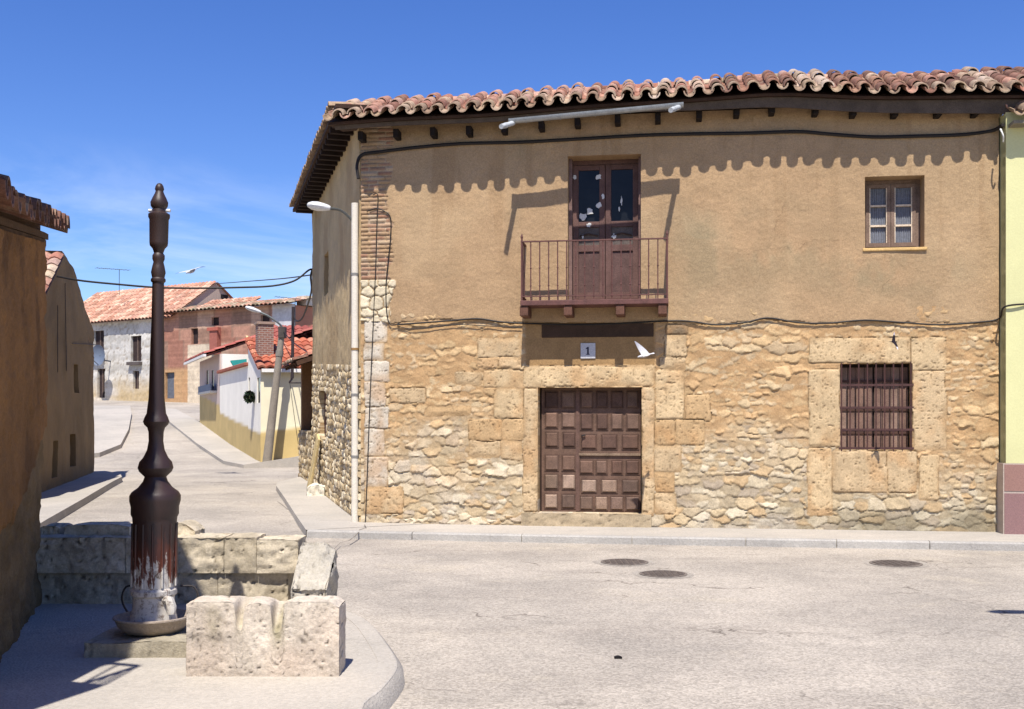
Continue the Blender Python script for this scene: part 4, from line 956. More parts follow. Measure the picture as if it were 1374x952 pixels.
# notched block in front
fd=6.62; x0,x1=XX(250,fd),XX(455,fd); w=x1-x0; 
def ztop(x,y):
    u=(x-x0)/w*205+250; z=.455
    z-=.15*math.exp(-((u-321)/(5.5+y*14))**6)*max(0,1-y/.24)+.03*math.exp(-((u-326)/11)**2)*(1-y/.3)
    z-=.17*math.exp(-((u-372)/(8+y*18))**6)*max(0,1-y/.26)+.02*math.exp(-((u-365)/16)**2)
    z-=.03*math.exp(-((u-455)/7)**2)+.012*math.exp(-((u-250)/6)**2); return z
def bcol(p):
    k=.9+.22*float(vnoise(np.array(p.x*12),np.array(p.z*12+p.y*9),6)); u=(p.x-x0)/w*205+250
    c=C(234,220,200,.68); g=math.exp(-((u-287)/10)**2-((p.z-.33)/.09)**2)*.7+math.exp(-((u-372)/9)**2-((p.z-.30)/.12)**2)*.9+math.exp(-((u-321)/5)**2-((p.z-.36)/.1)**2)*.6
    g*=.4+.9*float(vnoise(np.array(p.x*25),np.array(p.z*25),7)); g=min(.8,g); m=C(150,140,100,.6); pk=.5*float(vnoise(np.array(p.x*4),np.array(p.z*5),12)); pc=C(228,200,176,.62)
    c=tuple(a*(1-pk)+b*pk for a,b in zip(c,pc)); return tuple((a*(1-g)+b*g)*k for a,b in zip(c,m))
mb=MB(); block(mb,x0,x1,0,.24,-.03,ztop,nx=110,ny=18,rough=.010,seed=60,col=bcol,nz=52); o=mb.build('notched_stone_block',M['stone'],smooth=True,angle=60); o.location=(0,fd,PZ)
tag(o,'pale pitted limestone block with two worn notches in its top edge','stone block')
# weeds on the plinth edge skipped: a flat mossy stone instead
mb=MB(); block(mb,-.12,.12,-.03,.04,-.01,lambda x,y:.03,nx=14,ny=5,rough=.02,seed=70,col=C(120,112,66,.6),nz=3); o=mb.build('mossy_stone',M['stone'],smooth=True); o.location=(G(207,879,PZ).x,G(207,879,PZ).y-.03,PZ); tag(o,'small flat mossy stone in front of the pump plinth','stone')

# ------------------------------------------------------------------ dark house on the left
wn=Vector((-3.25,6.86)); we=Vector((-.303,.953)); 
def LW(d): k=(d-6.86)/.953; return Vector((-3.25-.303*k,d))
st=LW(6.25); LL=(9.35-6.25)/.953
lh=thing('ochre_house','ochre rendered house with stone foot and heavy dark tile eave at the left edge','house',(st.x,st.y,0),math.atan2(we.y,we.x))
def lh_fn(S,Z):
    edge=1.0+.55*(S/LL)+ (fbm(S*3,Z*0+.3,91)-.5)*.5; m=sst(.03,-.03,Z-edge)
    h=.02+(fbm(S*1.5,Z*1.5,92)-.5)*.06+(fbm(S*8,Z*8,93)-.5)*.035+(fbm(S*22,Z*22,99)-.5)*.02
    h2=-.03+(fbm(S*5,Z*6,94)-.5)*.08+(fbm(S*18,Z*18,95)-.5)*.02
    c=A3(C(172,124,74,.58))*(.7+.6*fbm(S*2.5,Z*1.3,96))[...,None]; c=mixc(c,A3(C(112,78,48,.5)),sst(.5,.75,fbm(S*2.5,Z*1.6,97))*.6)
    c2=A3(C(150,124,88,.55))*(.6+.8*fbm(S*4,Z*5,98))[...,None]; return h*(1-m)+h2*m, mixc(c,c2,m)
def ltop(g): return np.interp(g,[0,.65,LL],[2.82,2.90,3.22])
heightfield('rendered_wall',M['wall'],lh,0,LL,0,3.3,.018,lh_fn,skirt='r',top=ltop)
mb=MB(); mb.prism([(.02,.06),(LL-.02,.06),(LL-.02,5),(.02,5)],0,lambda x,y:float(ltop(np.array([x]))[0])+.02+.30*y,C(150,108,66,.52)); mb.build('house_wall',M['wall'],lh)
mb=MB(); et=[(-.6,.15),(.65,.16),(LL,.20),(LL+.5,.2)]
def eo(x): return float(np.interp(x,[p[0] for p in et],[p[1] for p in et]))
Y2=Vector((0,math.cos(R(17)),math.sin(R(17)))); N2=Vector((0,-math.sin(R(17)),math.cos(R(17))))
tile_field(mb,lambda x:Vector((-.35+x,-eo(-.35+x),float(ltop(np.array([-.35+x]))[0])+.055)),(1,0,0),Y2,N2,14,.26,5,expo=.33,r=.095,col=lambda x,j,l:tuple(v*.72 for v in random.choice(DARKT)))
mb.build('eave_tiles',M['tile'],lh,smooth=True)
mb=MB(); xs=np.linspace(-.3,LL+.05,12)
for a,b in zip(xs[:-1],xs[1:]):
    za,zb_2=[float(ltop(np.array([q]))[0]) for q in (a,b)]
    for (o0,o1,z0,z1) in ((.42,-.25,.035,.085),(.33,-.2,-.02,.03),(.1,-.2,.086,.2)):
        mb.add([(a,-eo(a)*o0+.06,za+z0),(a,.3,za+z0),(a,.3,za+z1),(a,-eo(a)*o0+.06,za+z1),(b,-eo(b)*o0+.06,zb_2+z0),(b,.3,zb_2+z0),(b,.3,zb_2+z1),(b,-eo(b)*o0+.06,zb_2+z1)],[(3,2,1,0),(4,5,6,7),(0,1,5,4),(2,3,7,6),(3,0,4,7)],C(120,92,66,.5))
mb.build('eave_course',M['stone'],lh)
mb=MB(); p=[(-.4,.4,3.35),(LL+.1,.4,3.62),(LL+.1,5,4.8),(-.4,5,4.6)]; mb.add([Vector(q) for q in p],[(0,1,2,3)],DARKT[0]); mb.build('roof_slope',M['tile'],lh)
# taller wing of the same terrace, just left of the picture, whose shade falls on the pump
Ct=LW(5.2); fdv=Vector((-.338,-.94)); 
tw=thing('tall_ochre_house','taller ochre house with iron balcony beside the camera on the left','house',(0,0,0))
B_=LW(6.55); Cn=Ct+fdv*5.5
mb=MB(); mb.prism([(Ct.x,Ct.y),(B_.x,B_.y),(B_.x-6,B_.y-1.9),(Cn.x-4.4,Cn.y+1.6),(Cn.x,Cn.y)],0,5.4,C(196,145,90,.75)); mb.build('rendered_wall',M['wall'],tw)
ro=[(-2.58,4.45),(-2.58,5.85),(-3.0,6.42),(-3.52,6.85),(B_.x-6.2,B_.y-1.8),(Cn.x-4.6,Cn.y+1.4),(Cn.x+.3,Cn.y-.3)]
mb=MB(); cxy=(-4.9,3.6); n=len(ro); top_=[(cxy[0]+(x-cxy[0])*.2,cxy[1]+(y-cxy[1])*.2,6.9) for x,y in ro]
mb.add([(x,y,5.4) for x,y in ro]+[(x,y,5.5) for x,y in ro]+top_,[tuple(range(n))[::-1]]+[(i,(i+1)%n,n+(i+1)%n,n+i) for i in range(n)]+[(n+i,n+(i+1)%n,2*n+(i+1)%n,2*n+i) for i in range(n)]+[tuple(range(2*n,3*n))],DARKT[2]); mb.build('roof',M['tile'],tw)
fn=Vector((.94,-.338)); bz=3.72
q0=Ct+fdv*.75; q1=Ct+fdv*2.2; o_=.46
mb=MB(); mb.prism([(q0.x,q0.y),(q0.x+fn.x*o_,q0.y+fn.y*o_),(q1.x+fn.x*o_,q1.y+fn.y*o_),(q1.x,q1.y)][::-1],bz-.1,bz,C(150,120,90,.7)); bl=mb.build('balcony',M['stone'],tw)
mb=MB(); a=Vector((q0.x+fn.x*o_,q0.y+fn.y*o_,bz)); b=Vector((q0.x,q0.y,bz)); c=Vector((q1.x+fn.x*o_,q1.y+fn.y*o_,bz)); up=Vector((0,0,.85))
mb.bar(a+up,b+up,.04,.04); mb.bar(a+up,c+up,.04,.04)
for f in (0,.33,.66): mb.tube([a.lerp(b,f),a.lerp(b,f)+up],.012,6)
for f in np.linspace(.08,1,11): mb.tube([a.lerp(c,f),a.lerp(c,f)+up],.012,6)
mb.build('railing',M['iron'],bl)

# ------------------------------------------------------------------ gable house further along on the left
c2=Vector((-10.66,27.5)); ge=Vector((-.208,.978)).normalized()
gl=8.6; gst=c2-ge*gl
def gk(px): a=(px-CX)/F; k=(a*gst.y-gst.x)/(ge.x-a*ge.y); return k, gst.y+ge.y*k
def gpt(px,py): k,d=gk(px); return k,E+(HY-py)/F*d
gh=thing('gable_house','tan rendered gable house in shade with small windows left of the street','house',(gst.x,gst.y,0),math.atan2(ge.y,ge.x))
topk=[gpt(*q) for q in ((82,337),(98,362),(110,404),(123,440),(130.5,476))]; 
kk=[0,topk[0][0]-3.6]+[p[0] for p in topk]+[gl+.01]; zz=[3.3,3.3]+[p[1] for p in topk]+[topk[-1][1]-.2]
gtop=lambda g: np.interp(g,kk,zz)
def gh_fn(S,Z):
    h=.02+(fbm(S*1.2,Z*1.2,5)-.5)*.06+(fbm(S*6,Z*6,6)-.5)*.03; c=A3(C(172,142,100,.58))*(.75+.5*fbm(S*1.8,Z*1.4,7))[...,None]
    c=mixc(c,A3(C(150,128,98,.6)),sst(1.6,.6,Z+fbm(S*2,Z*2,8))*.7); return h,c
wins=[]
for (x0,y0,x1,y1) in ((98,488,104,527),(69,592,76,642),(93,583,100,627)):
    k0,d=gk(x0); k1,_=gk(x1); wins.append((k0,k1,E+(HY-y1)/F*d,E+(HY-y0)/F*d,.18))
# wall is stretched to its sloping top only above 3.2 m, so build two strips
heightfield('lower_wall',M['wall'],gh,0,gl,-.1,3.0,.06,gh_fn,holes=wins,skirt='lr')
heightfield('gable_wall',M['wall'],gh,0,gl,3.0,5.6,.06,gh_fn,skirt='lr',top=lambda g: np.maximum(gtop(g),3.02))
for w in wins:
    mb=MB(); mb.box(w[0]-.02,w[1]+.02,.12,.16,w[2],w[3],C(96,76,64,.6)); mb.box((w[0]+w[1])/2-.02,(w[0]+w[1])/2+.02,.10,.119,w[2],w[3],C(120,96,80,.6)); mb.build('window',M['wood'],gh)
kp_=topk[0][0]; zp_=topk[0][1]
mb=MB(); mb.add([Vector(v) for v in ((kp_,-.02,zp_),(gl,-.02,3.3),(gl,7,3.3),(kp_,7,zp_))],[(0,1,2,3)],OLD[1])
mb.box(0,gl-.02,.3,7,-.1,3.2,C(190,150,105,.75)); mb.build('rear_block',M['wall'],gh)
sl=math.atan2(zp_-3.3,3.6); mb=MB()
wavy_roof(mb,(kp_-3.7,-.12,3.32),(0,1,0),(math.cos(sl),0,math.sin(sl)),(-math.sin(sl),0,math.cos(sl)),6,3.95,cols=OLD); mb.v=[(x,y,z) for x,y,z in mb.v]; mb.f=[f[::-1] for f in mb.f]; mb.build('roof',M['tile'],gh)
for (x0,y0,x1,y1) in ((74,410,74,500),(84,380,86,498),(94,461,129,463)):
    mb=MB(); a,z0=gpt(x0,y0); b,z1=gpt(x1,y1); mb.tube([(a,-.05,z0),(b,-.05,z1)],.009,5,C(90,76,66,.6)); mb.build('conduit',M['iron'],gh)
# its pavement
mbp=MB(); pts=[]
ed=[(-6.6,14.5),(-7.24,16.8),(-8.1,20.5),(-9.0,24.3),(-9.35,25.9),(-9.75,26.9),(-10.5,27.9)]
inn=[gst+ge*(t*gl) for t in (-.4,-.2,.1,.45,.65,.85,1.02)]
vs=[]
for a,b in zip(ed,inn): vs+=[(a[0],a[1],gz(a[1])+.13),(b.x-.15,b.y,gz(b.y)+.13),(a[0]+.02,a[1],gz(a[1])-.1)]
fcs=[]
for i in range(len(ed)-1): fcs+=[(3*i,3*i+3,3*i+4,3*i+1),(3*i+2,3*i+5,3*i+3,3*i)]
mbp.add(vs,fcs); tag(mbp.build('pavement',M['slab']),kind='structure')
# far kerbed corner behind it
mbp=MB(); pts=[G(128,600,.7)]; d=36
ed=[(-13.6,32.8),(-13.05,34.2),(-13.4,37),(-14.9,42),(-17.6,50),(-20.5,58)]; inn=[(-15,32.8),(-16,34.2),(-17,37),(-18.5,42),(-21,50),(-24,58)]
vs=[]
for a,b in zip(ed,inn): vs+=[(a[0],a[1],gz(a[1])+.14),(b[0],b[1],gz(b[1])+.14),(a[0]+.02,a[1]-.02,gz(a[1])-.1)]
fcs=[]
for i in range(len(ed)-1): fcs+=[(3*i,3*i+3,3*i+4,3*i+1),(3*i+2,3*i+5,3*i+3,3*i)]
mbp.add(vs,fcs); tag(mbp.build('pavement',M['slab']),kind='structure')

# ------------------------------------------------------------------ white low house on the corner of the street
wc=Vector((-7.35,31.6)); wv=Vector((-.386,.923)).normalized()     # along the side street, away
def wk(px): a=(px-CX)/F; k=(a*wc.y-wc.x)/(wv.x-a*wv.y); return k, wc.y+wv.y*k
wh=thing('white_house','low white house with yellow plinth, red tile roofs and gable end','house',(wc.x,wc.y,0),math.atan2(-wv.y,-wv.x))
# own axes: x from far to near (corner at 0, far is negative), y into the house
def wz(px,py): k,d=wk(px); return -k, E+(HY-py)/F*d
WHC=C(246,240,226,.9); YLP=C(222,194,132,.72)
def wall_fn(zoff,plinth,upper=WHC,low=YLP):
    def fn(S,Z):
        g=np.vectorize(lambda s:gz(wc.y-wv.y*s))(S); h=S*0
        c=A3(upper)*(.95+.1*fbm(S*2,Z*2,4))[...,None]; m=sst(.05,-.05,Z-g-plinth); c=mixc(c,A3(low)*(.88+.24*fbm(S*3,Z*3,5))[...,None],m); return h,c
    return fn
kA=wk(333)[0]; kB=wk(295)[0]; kC=wk(268)[0]
zeave=wz(354,490)[1]; zpk=wz(333,455)[1]; zBt=wz(312,497)[1]; zCe=wz(285,479)[1]
wA=[]
for (x0,x1) in ((331.5,335.5),(344,349)):
    x0+=.8; a0,_=wz(x0,500); a1,_=wz(x1,500); d=wk((x0+x1)/2)[1]; wA.append((max(a0,-kA+.06),a1,E+(HY-541)/F*d,E+(HY-507)/F*d,.05))
heightfield('gable_wall',M['paint'],wh,-kA,0,-.2,zeave,.07,wall_fn(0,.95),holes=wA,skirt='lr',)
mb=MB(); mb.add([Vector(v) for v in ((-kA,0,zeave-.001),(0,0,zeave-.001),(-kA,0,zpk),(-kA,.3,zeave),(0,.3,zeave),(-kA,.3,zpk))],[(0,1,2),(5,4,3),(0,2,5,3),(1,4,5,2)],WHC); mb.build('gable_peak',M['paint'],wh)
for w in wA:
    mb=MB(); mb.box(w[0]-.005,w[1]+.005,.03,.06,w[2],w[3],C(150,146,160,.6)); mb.box(w[0]+(w[1]-w[0])*.6,w[1],.02,.029,w[2]+.02,w[3]-.02,C(70,66,80,.6)); f_=mb.build('window',M['glass'],wh)
heightfield('yard_wall',M['paint'],wh,-kB,-kA,-.2,zBt,.1,wall_fn(0,1.0),skirt='lrt')
mb=MB(); mb.box(-kB,-kA-.01,-.12,.4,zBt+.002,zBt+.11,C(176,104,84,.72)); mb.build('wall_coping',M['redtile'],wh,bevel=.02)
PUR=C(206,186,176,.8)
wC=[]
for (x0,x1) in ((277,280),(284,287)):
    a0,_=wz(x0,500); a1,_=wz(x1,500); d=wk((x0+x1)/2)[1]; wC.append((a0,a1,E+(HY-522)/F*d,E+(HY-497)/F*d,.05))
heightfield('side_wall',M['paint'],wh,-kC,-kB,.0,zCe,.1,wall_fn(0,1.25,PUR),holes=wC,skirt='lr')
for w in wC:
    mb=MB(); mb.box(w[0]-.05,w[1]+.05,.03,.06,w[2],w[3],C(60,64,80,.6)); mb.build('window',M['glass'],wh)
mb=MB(); a0=wz(274,526)[0]; a1=wz(291,526)[0]; zz_=wz(282,526)[1]; mb.box(a0,a1,-.25,0,zz_-.08,zz_,C(226,220,206,.8)); mb.box(a0,a1,-.24,-.2,zz_+.002,zz_+.25,C(150,160,176,.6)); mb.build('window_grille',M['paint'],wh)
# bodies, set back
mb=MB(); mb.box(-kC,-kB+.3,.05,6,0,zCe-.02,WHC); mb.build('rear_body',M['paint'],wh)
zB2=zCe+.1
mb=MB(); mb.box(-kB+.3,-kA-.02,1.6,6,0,zB2+.02,WHC); mb.build('recessed_wall',M['paint'],wh)
RED=[C(206,116,86,.64),C(212,128,98,.66),C(192,106,80,.6),C(218,144,114,.68)]
ROSE=[C(192,108,96,.6),C(200,118,104,.62),C(182,98,88,.58)]
mb=MB(); s_=R(20); wavy_roof(mb,(-kC-.5,-.55,zCe-.02),(1,0,0),(0,math.cos(s_),math.sin(s_)),(0,-math.sin(s_),math.cos(s_)),kC-kB+.7,3.3,.28,.4,.07,ROSE); mb.build('side_roof',M['redtile'],wh)
mb=MB(); wavy_roof(mb,(-kB+.1,1.0,zB2),(1,0,0),(0,math.cos(s_),math.sin(s_)),(0,-math.sin(s_),math.cos(s_)),kB-kA-.2,3.0,.28,.4,.07,ROSE); mb.build('middle_roof',M['redtile'],wh)
mb=MB(); mb.box(-kC-.5,-kB+.1,-.6,-.5,zCe-.12,zCe-.03,C(236,232,226,.82)); mb.build('gutter',M['paint'],wh)
# roof facing the camera, eave at the corner
fx=Vector((1,.12)).normalized()                                    # direction of the camera-facing front in world
def toW(p): c_,s_2=-wv.x,-wv.y; return Vector((wc.x+c_*p[0]-s_2*p[1],wc.y+s_2*p[0]+c_*p[1],p[2]))
def fromW(v): 
    ex_=Vector((-wv.x,-wv.y)); ey=Vector((wv.y,-wv.x)); r_=Vector((v[0]-wc.x,v[1]-wc.y)); return Vector((r_.dot(ex_),r_.dot(ey),v[2]))
fxl=fromW((wc.x+fx.x,wc.y+fx.y,0)); fxl.z=0                        # that direction in own axes
def ff_fn(S,Z):
    h=(fbm(S*2,Z*2,3)-.5)*.01; c=A3(C(240,230,196,.82))*(.95+.1*fbm(S*2,Z*2,4))[...,None]; m=sst(.04,-.04,Z-.33-.12*S-.98)
    return h+m*.02, mixc(c,A3(YLP)*(.9+.2*fbm(S*3,Z*3,5))[...,None],m)
heightfield('front_wall',M['paint'],wh,0,3.2,-.2,zeave-.05,.08,ff_fn,O=(0.0,0.0),ex=(fxl.x,fxl.y),skirt='lr')
up_l=Vector((-kA,0,zpk))-Vector((0,0,zeave)); Yr=up_l.normalized(); Nr=Vector((fxl.x,fxl.y,0)).cross(Yr).normalized()
mb=MB(); e0=Vector((0,0,zeave+.03))-Yr*.25-Vector((fxl.x,fxl.y,0))*.12
wavy_roof(mb,e0,(fxl.x,fxl.y,0),Yr,Nr,4.6,up_l.length+.3,.24,.38,.055,RED,sx=5,edge=.06); mb.build('front_roof',M['redtile'],wh)
mb=MB(); f3=Vector((fxl.x,fxl.y,0)); p=Vector((0,0,zeave-.06))-Yr*.22; mb.bar(p,p+f3*3.2,.1,.1,C(238,234,226,.82)); mb.build('front_gutter',M['paint'],wh)
mb=MB(); p=Vector((0,0,zeave))+Yr*.1; mb.bar(p+Vector((0,-.03,.02)),p+up_l+Vector((0,-.03,.02)),.06,.1,C(230,204,150,.8)); mb.build('verge_board',M['paint'],wh)
mb=MB(); q=[fromW(W(*v)) for v in ((309,484,39.3),(331,482,37.0),(331,500,36.0),(317,497,37.6))]
mb.add(q+[v-Vector((0,0,.05)) for v in q],[(0,1,2,3)[::-1],(4,5,6,7),(3,2,6,7)[::-1],(0,3,7,4)[::-1],(1,2,6,5),(0,1,5,4)],C(40,150,140,.7)); mb.build('awning',M['paint'],wh)
ch=fromW(W(355,450,32.4)); mb=MB(); q=E+(HY-440)/F*32.6; q2=E+(HY-482)/F*32.4
hh=.23; mb.box(ch.x-hh,ch.x+hh,ch.y-hh,ch.y+hh,q2-.2,q2+1.02,C(160,96,80,.7)); chm=mb.build('chimney',brickmat(),wh); mb=MB(); mb.box(ch.x-.27,ch.x+.27,ch.y-.27,ch.y+.27,q2+1.024,q2+1.10,C(176,150,132,.7)); mb.build('chimney_cap',M['stone'],chm)
# back roof behind it
mb=MB(); p0=fromW(W(385,452,40)); wavy_roof(mb,fromW(W(365,462,38)),(fxl.x,fxl.y,0),Yr,Nr,6,2.2,.28,.4,.07,ROSE); mb.build('rear_roof',M['redtile'],wh)
mb=MB(); a=fromW(W(360,470,39)); mb.box(a.x-4,a.x,a.y,a.y+7,0,4.4,C(200,170,140,.75)); mb.build('rear_wall',M['paint'],wh)
# far end gate
mb=MB(); d=wk(265)[1]; a0=wz(263,550)[0]; mb.box(a0-.6,-kC-.02,.3,.5,0.5,E+(HY-497)/F*d,C(228,214,150,.8)); mb.build('end_wall',M['paint'],wh)
mb=MB(); z0=gz(d)+.1
for i in range(6): mb.box(a0-.3,-kC-.1,.2,.24,z0+.2*i,z0+.2*i+.14,C(240,240,240,.85))
mb.build('white_gate',M['paint'],wh)
# plant pot hanging in the window
mb=MB(); pp=toW(Vector((wz(341.5,533)[0],-.13,wz(341.5,533)[1])))
for i in range(420):
    t=random.uniform(0,2*math.pi); q=math.acos(random.uniform(-1,1)); r_=.21*random.random()**.4; p=Vector((math.sin(q)*math.cos(t),math.sin(q)*math.sin(t),math.cos(q)*.9))*r_
    a=Vector((random.gauss(0,1),random.gauss(0,1),random.gauss(0,1))).normalized()*.05; b=a.cross(Vector((.3,.5,.8))).normalized()*.03
    mb.add([p-a,p+b,p+a,p-b],[(0,1,2,3)],C(random.randint(40,80),random.randint(56,92),random.randint(40,60),.7))
o=mb.build('hanging_plant',surf('leaves',var=.2,bump=0),None); o.location=pp; tag(o,'dark green plant hanging on the gable wall of the white house','plant')
# pavement in front of it
mbp=MB(); ed=[(-6.1,31.0),(-7.6,30.6),(-8.6,32.2),(-11,37.7),(-14.6,46),(-18.5,55)]; inn=[(-5.6,33),(-7.2,31.9),(-7.6,32.4),(-9.6,37.2),(-13,45.2),(-16.8,54)]
vs=[]
for i,(a,b) in enumerate(zip(ed,inn)): 
    u_=.22 if i==0 else .0
    vs+=[(a[0],a[1],gz(a[1])+.1+u_),(b[0],b[1],gz(b[1])+.11+u_),(a[0],a[1],gz(a[1])-.1)]
fcs=[]
for i in range(len(ed)-1): fcs+=[(3*i,3*i+1,3*i+4,3*i+3),(3*i+2,3*i,3*i+3,3*i+5)]
mbp.add(vs,fcs); tag(mbp.build('pavement',M['slab']),kind='structure')
# utility pole with lamp
ub=W(357,624,31.0); ut=W(379,440,31.0)
up_=thing('utility_pole','leaning concrete utility pole with lamp arm at the white house corner','utility pole',(ub.x,ub.y,gz(31)))
mb=MB(); b0=Vector((0,0,-.1)); t0=Vector((ut.x-ub.x,0,ut.z-gz(31))); mb.tube([b0,b0.lerp(t0,.5),t0],[.135,.11,.085],10,C(172,160,144,.62)); mb.tube([t0.lerp(b0,.16),t0.lerp(b0,.2)],.112,10,C(150,142,130,.7)); mb.build('pole',M['stone'],up_,smooth=True)
hd=W(348,419,30.9)-ub; hd.z=W(348,419,30.9).z-gz(31)
lamp_parts(up_,[t0,t0+Vector((-.1,-.02,.12)),t0.lerp(hd,.6)+Vector((0,0,.06)),hd],(-.9,-.1,.3),.03,.4)
mb=MB(); mb.box(t0.x-.1,t0.x+.1,-.12,.12,t0.z-.3,t0.z+.02,C(90,80,72,.6)); mb.build('insulator_bracket',M['iron'],up_,bevel=.01)
# cable mast and aerials
mb=MB(); a=W(393.5,412,30.3); b=W(392,508,30.3); c_=W(388,514,30.3); d_=W(407,514,30.2); mb.tube([a,b],.045,8,C(50,40,40)); mb.tube([b,c_],.03,6,C(50,40,40)); mb.tube([c_,d_],.02,6,C(50,40,40))
tag(mb.build('cable_mast',M['iron']),'thin dark iron cable mast beside the shed roof and utility pole','mast')
def aerial(name,label,px,py0,py1,d,w,tilt):
    mb=MB(); b=W(px,py1,d); t=W(px,py0,d); mb.tube([b,t],.02,5,C(120,120,124)); a=Vector((-w*.7,.1,tilt)); c=Vector((w*.3,-.05,-tilt*.4)); mb.tube([t+a,t+c],.016,5,C(120,120,124))
    for f in np.linspace(0,1,9): p=(t+a).lerp(t+c,f); mb.tube([p+Vector((0,-.25,-.06)),p+Vector((0,.25,.06))],.01,4,C(120,120,124))
    tag(mb.build(name,M['zinc']),label,'antenna')
aerial('antenna','thin television antenna on the ridge of the far pale house',160,362,396,71,2.2,.12)
aerial('antenna','television antenna above the far brick house beside the dark mast',396,401,440,60,1.6,.12)

# ------------------------------------------------------------------ far houses closing the street
fa=Vector((-28.25,72)); fb=Vector((-12.7,62)); fv=(fb-fa).normalized(); FLn=(fb-fa).length
def fk(px): a=(px-CX)/F; k=(a*fa.y-fa.x)/(fv.x-a*fv.y); return k, fa.y+fv.y*k
def fz(px,py): k,d=fk(px); return k, E+(HY-py)/F*d
def frect(x0,y0,x1,y1): k0,_=fk(x0); k1,_=fk(x1); d=fk((x0+x1)/2)[1]; return (k0,k1,E+(HY-y1)/F*d,E+(HY-y0)/F*d)
kS=fk(219)[0]
ph=thing('pale_stone_house','large pale stone house with broad tiled roof at the end of the street','house',(fa.x,fa.y,0),math.atan2(fv.y,fv.x))
def ph_fn(S,Z):
    e,ID,_,_=rubble(S,Z,(.6,.32),5,.08); t=hid(ID,1); h=.03*sst(0,.06,e)+(fbm(S*3,Z*3,2)-.5)*.04
    c=A3(C(216,212,204,.8))*(.78+.4*t)[...,None]; c=mixc(A3(C(176,164,148,.75)),c,sst(.005,.05,e)*.8); n=fbm(S*.5,Z*.6,3)
    c=mixc(c,A3(C(206,176,122,.8)),sst(5.2,3.6,Z+n)*.75); c=mixc(c,A3(C(232,228,222,.82)),sst(.5,.7,n)*.5); return h,c
pw=[frect(126,444,140,480),frect(176,451,190,485),frect(179,498,187,522),frect(131,495,141,534)]
zfe=fz(170,427)[1]
heightfield('stone_wall',M['stone'],ph,-3,kS+.0,1,zfe,.12,ph_fn,holes=[(*w,.25) for w in pw],skirt='lr')
for i,w in enumerate(pw):
    mb=MB(); mb.box(w[0],w[1],.15,.2,w[2],w[3],C(70,56,54,.6)); mb.box((w[0]+w[1])/2-.05,(w[0]+w[1])/2+.05,.1,.149,w[2],w[3],C(120,100,90,.6))
    f_=mb.build('door' if i==3 else 'window',M['wood'],ph)
    if i<2: mb=MB(); mb.box(w[0]-.1,w[1]+.1,-.3,0,w[2]-.25,w[2]-.05,C(110,100,96,.6)); mb.build('sill',M['stone'],f_)
kG=fk(235)[0]; dep=6.6; zr_=E+(HY-381)/F*70.5
mb=MB(); mb.add([Vector(v) for v in ((kG,0,zfe),(kG,dep,zfe),(kG,dep/2,zr_),(kG-.3,0,zfe),(kG-.3,dep,zfe),(kG-.3,dep/2,zr_))],[(0,1,2),(5,4,3),(0,2,5,3),(1,4,5,2)],C(196,176,160,.75)); mb.box(-3,kG,.3,dep,1,zfe-.01,C(196,176,160,.75)); mb.build('gable_end',M['wall'],ph)
mb=MB(); mb.box(kG-.1,kG+.02,dep/2+.4,dep/2+1.0,zfe+.9,zfe+1.6,C(50,44,44,.6)); mb.build('gable_window',M['wood'],ph)
a_=math.atan2(zr_-zfe,dep/2); PK=[C(206,152,126,.72),C(214,168,142,.74),C(190,136,112,.7),C(220,182,156,.76),C(200,150,128,.72)]
mb=MB(); wavy_roof(mb,(-3.5,-.45,zfe-.2),(1,0,0),(0,math.cos(a_),math.sin(a_)),(0,-math.sin(a_),math.cos(a_)),kG+3.7,dep/2/math.cos(a_)+.5,.34,.5,.10,PK,sx=4); mb.build('roof',M['tile'],ph)
mb=MB(); mb.add([Vector(v) for v in ((-3.5,dep+.4,zfe-.2),(kG+.2,dep+.4,zfe-.2),(kG+.2,dep/2,zr_+.03),(-3.5,dep/2,zr_+.03))],[(0,1,2,3)],PK[0]); mb.build('rear_roof',M['tile'],ph)
bh=thing('brick_house','old brick and timber house with sagging tile eave right of the pale house','house',(fa.x,fa.y,0),math.atan2(fv.y,fv.x))
z1_,z2_=fz(222,422)[1],fz(385,408)[1]
def bh_fn(S,Z):
    row=np.floor(Z/.16); e=np.minimum(Z/.16-row,row+1-Z/.16)*.16; p=np.floor(S/1.55+.35*np.sin(np.floor(Z/2.2)*3)); t=hid((p*7+np.floor(Z/2.4)*3).astype(int),3)
    pal=np.array([C(192,144,122,.72),C(178,126,106,.7),C(204,168,144,.74),C(170,134,114,.68)]); c=pal[(t*3.99).astype(int)]*(.8+.4*fbm(S*4,Z*4,3))[...,None]
    c=mixc(c*.82,c,sst(.01,.03,e)); fr=np.abs(S/1.55+.35*np.sin(np.floor(Z/2.2)*3)-np.round(S/1.55+.35*np.sin(np.floor(Z/2.2)*3)))*1.55; c=mixc(A3(C(168,132,112,.7)),c,sst(.04,.1,fr))
    lo=sst(5.0,4.6,Z); c=mixc(c,A3(C(206,164,116,.78))*(.8+.4*fbm(S*2,Z*2,6))[...,None],lo*.8)
    k0,k1=fk(252)[0],fk(268)[0]; st_=((S>k0)&(Z<fz(255,463)[1])).astype(float)*sst(k1+4,k1,S); c=mixc(c,A3(C(222,206,180,.8))*(.8+.4*fbm(S*3,Z*3,9))[...,None],st_*.9)
    kw=fk(366)[0]; wm=((S>kw)).astype(float); c=mixc(c,A3(C(206,204,204,.78))*(.8+.4*fbm(S*2,Z*2,10))[...,None],wm); return (fbm(S*3,Z*3,4)-.5)*.06+.02*sst(.01,.03,e),c
bw=[frect(284,426,294,437),frect(222,500,234,535),frect(257,441,266,462),frect(350,423,362,437)]
heightfield('brick_wall',M['stone'],bh,kS+.02,FLn+.1,1,max(z1_,z2_),.1,bh_fn,holes=[(*w,.25) for w in bw],skirt='lr')
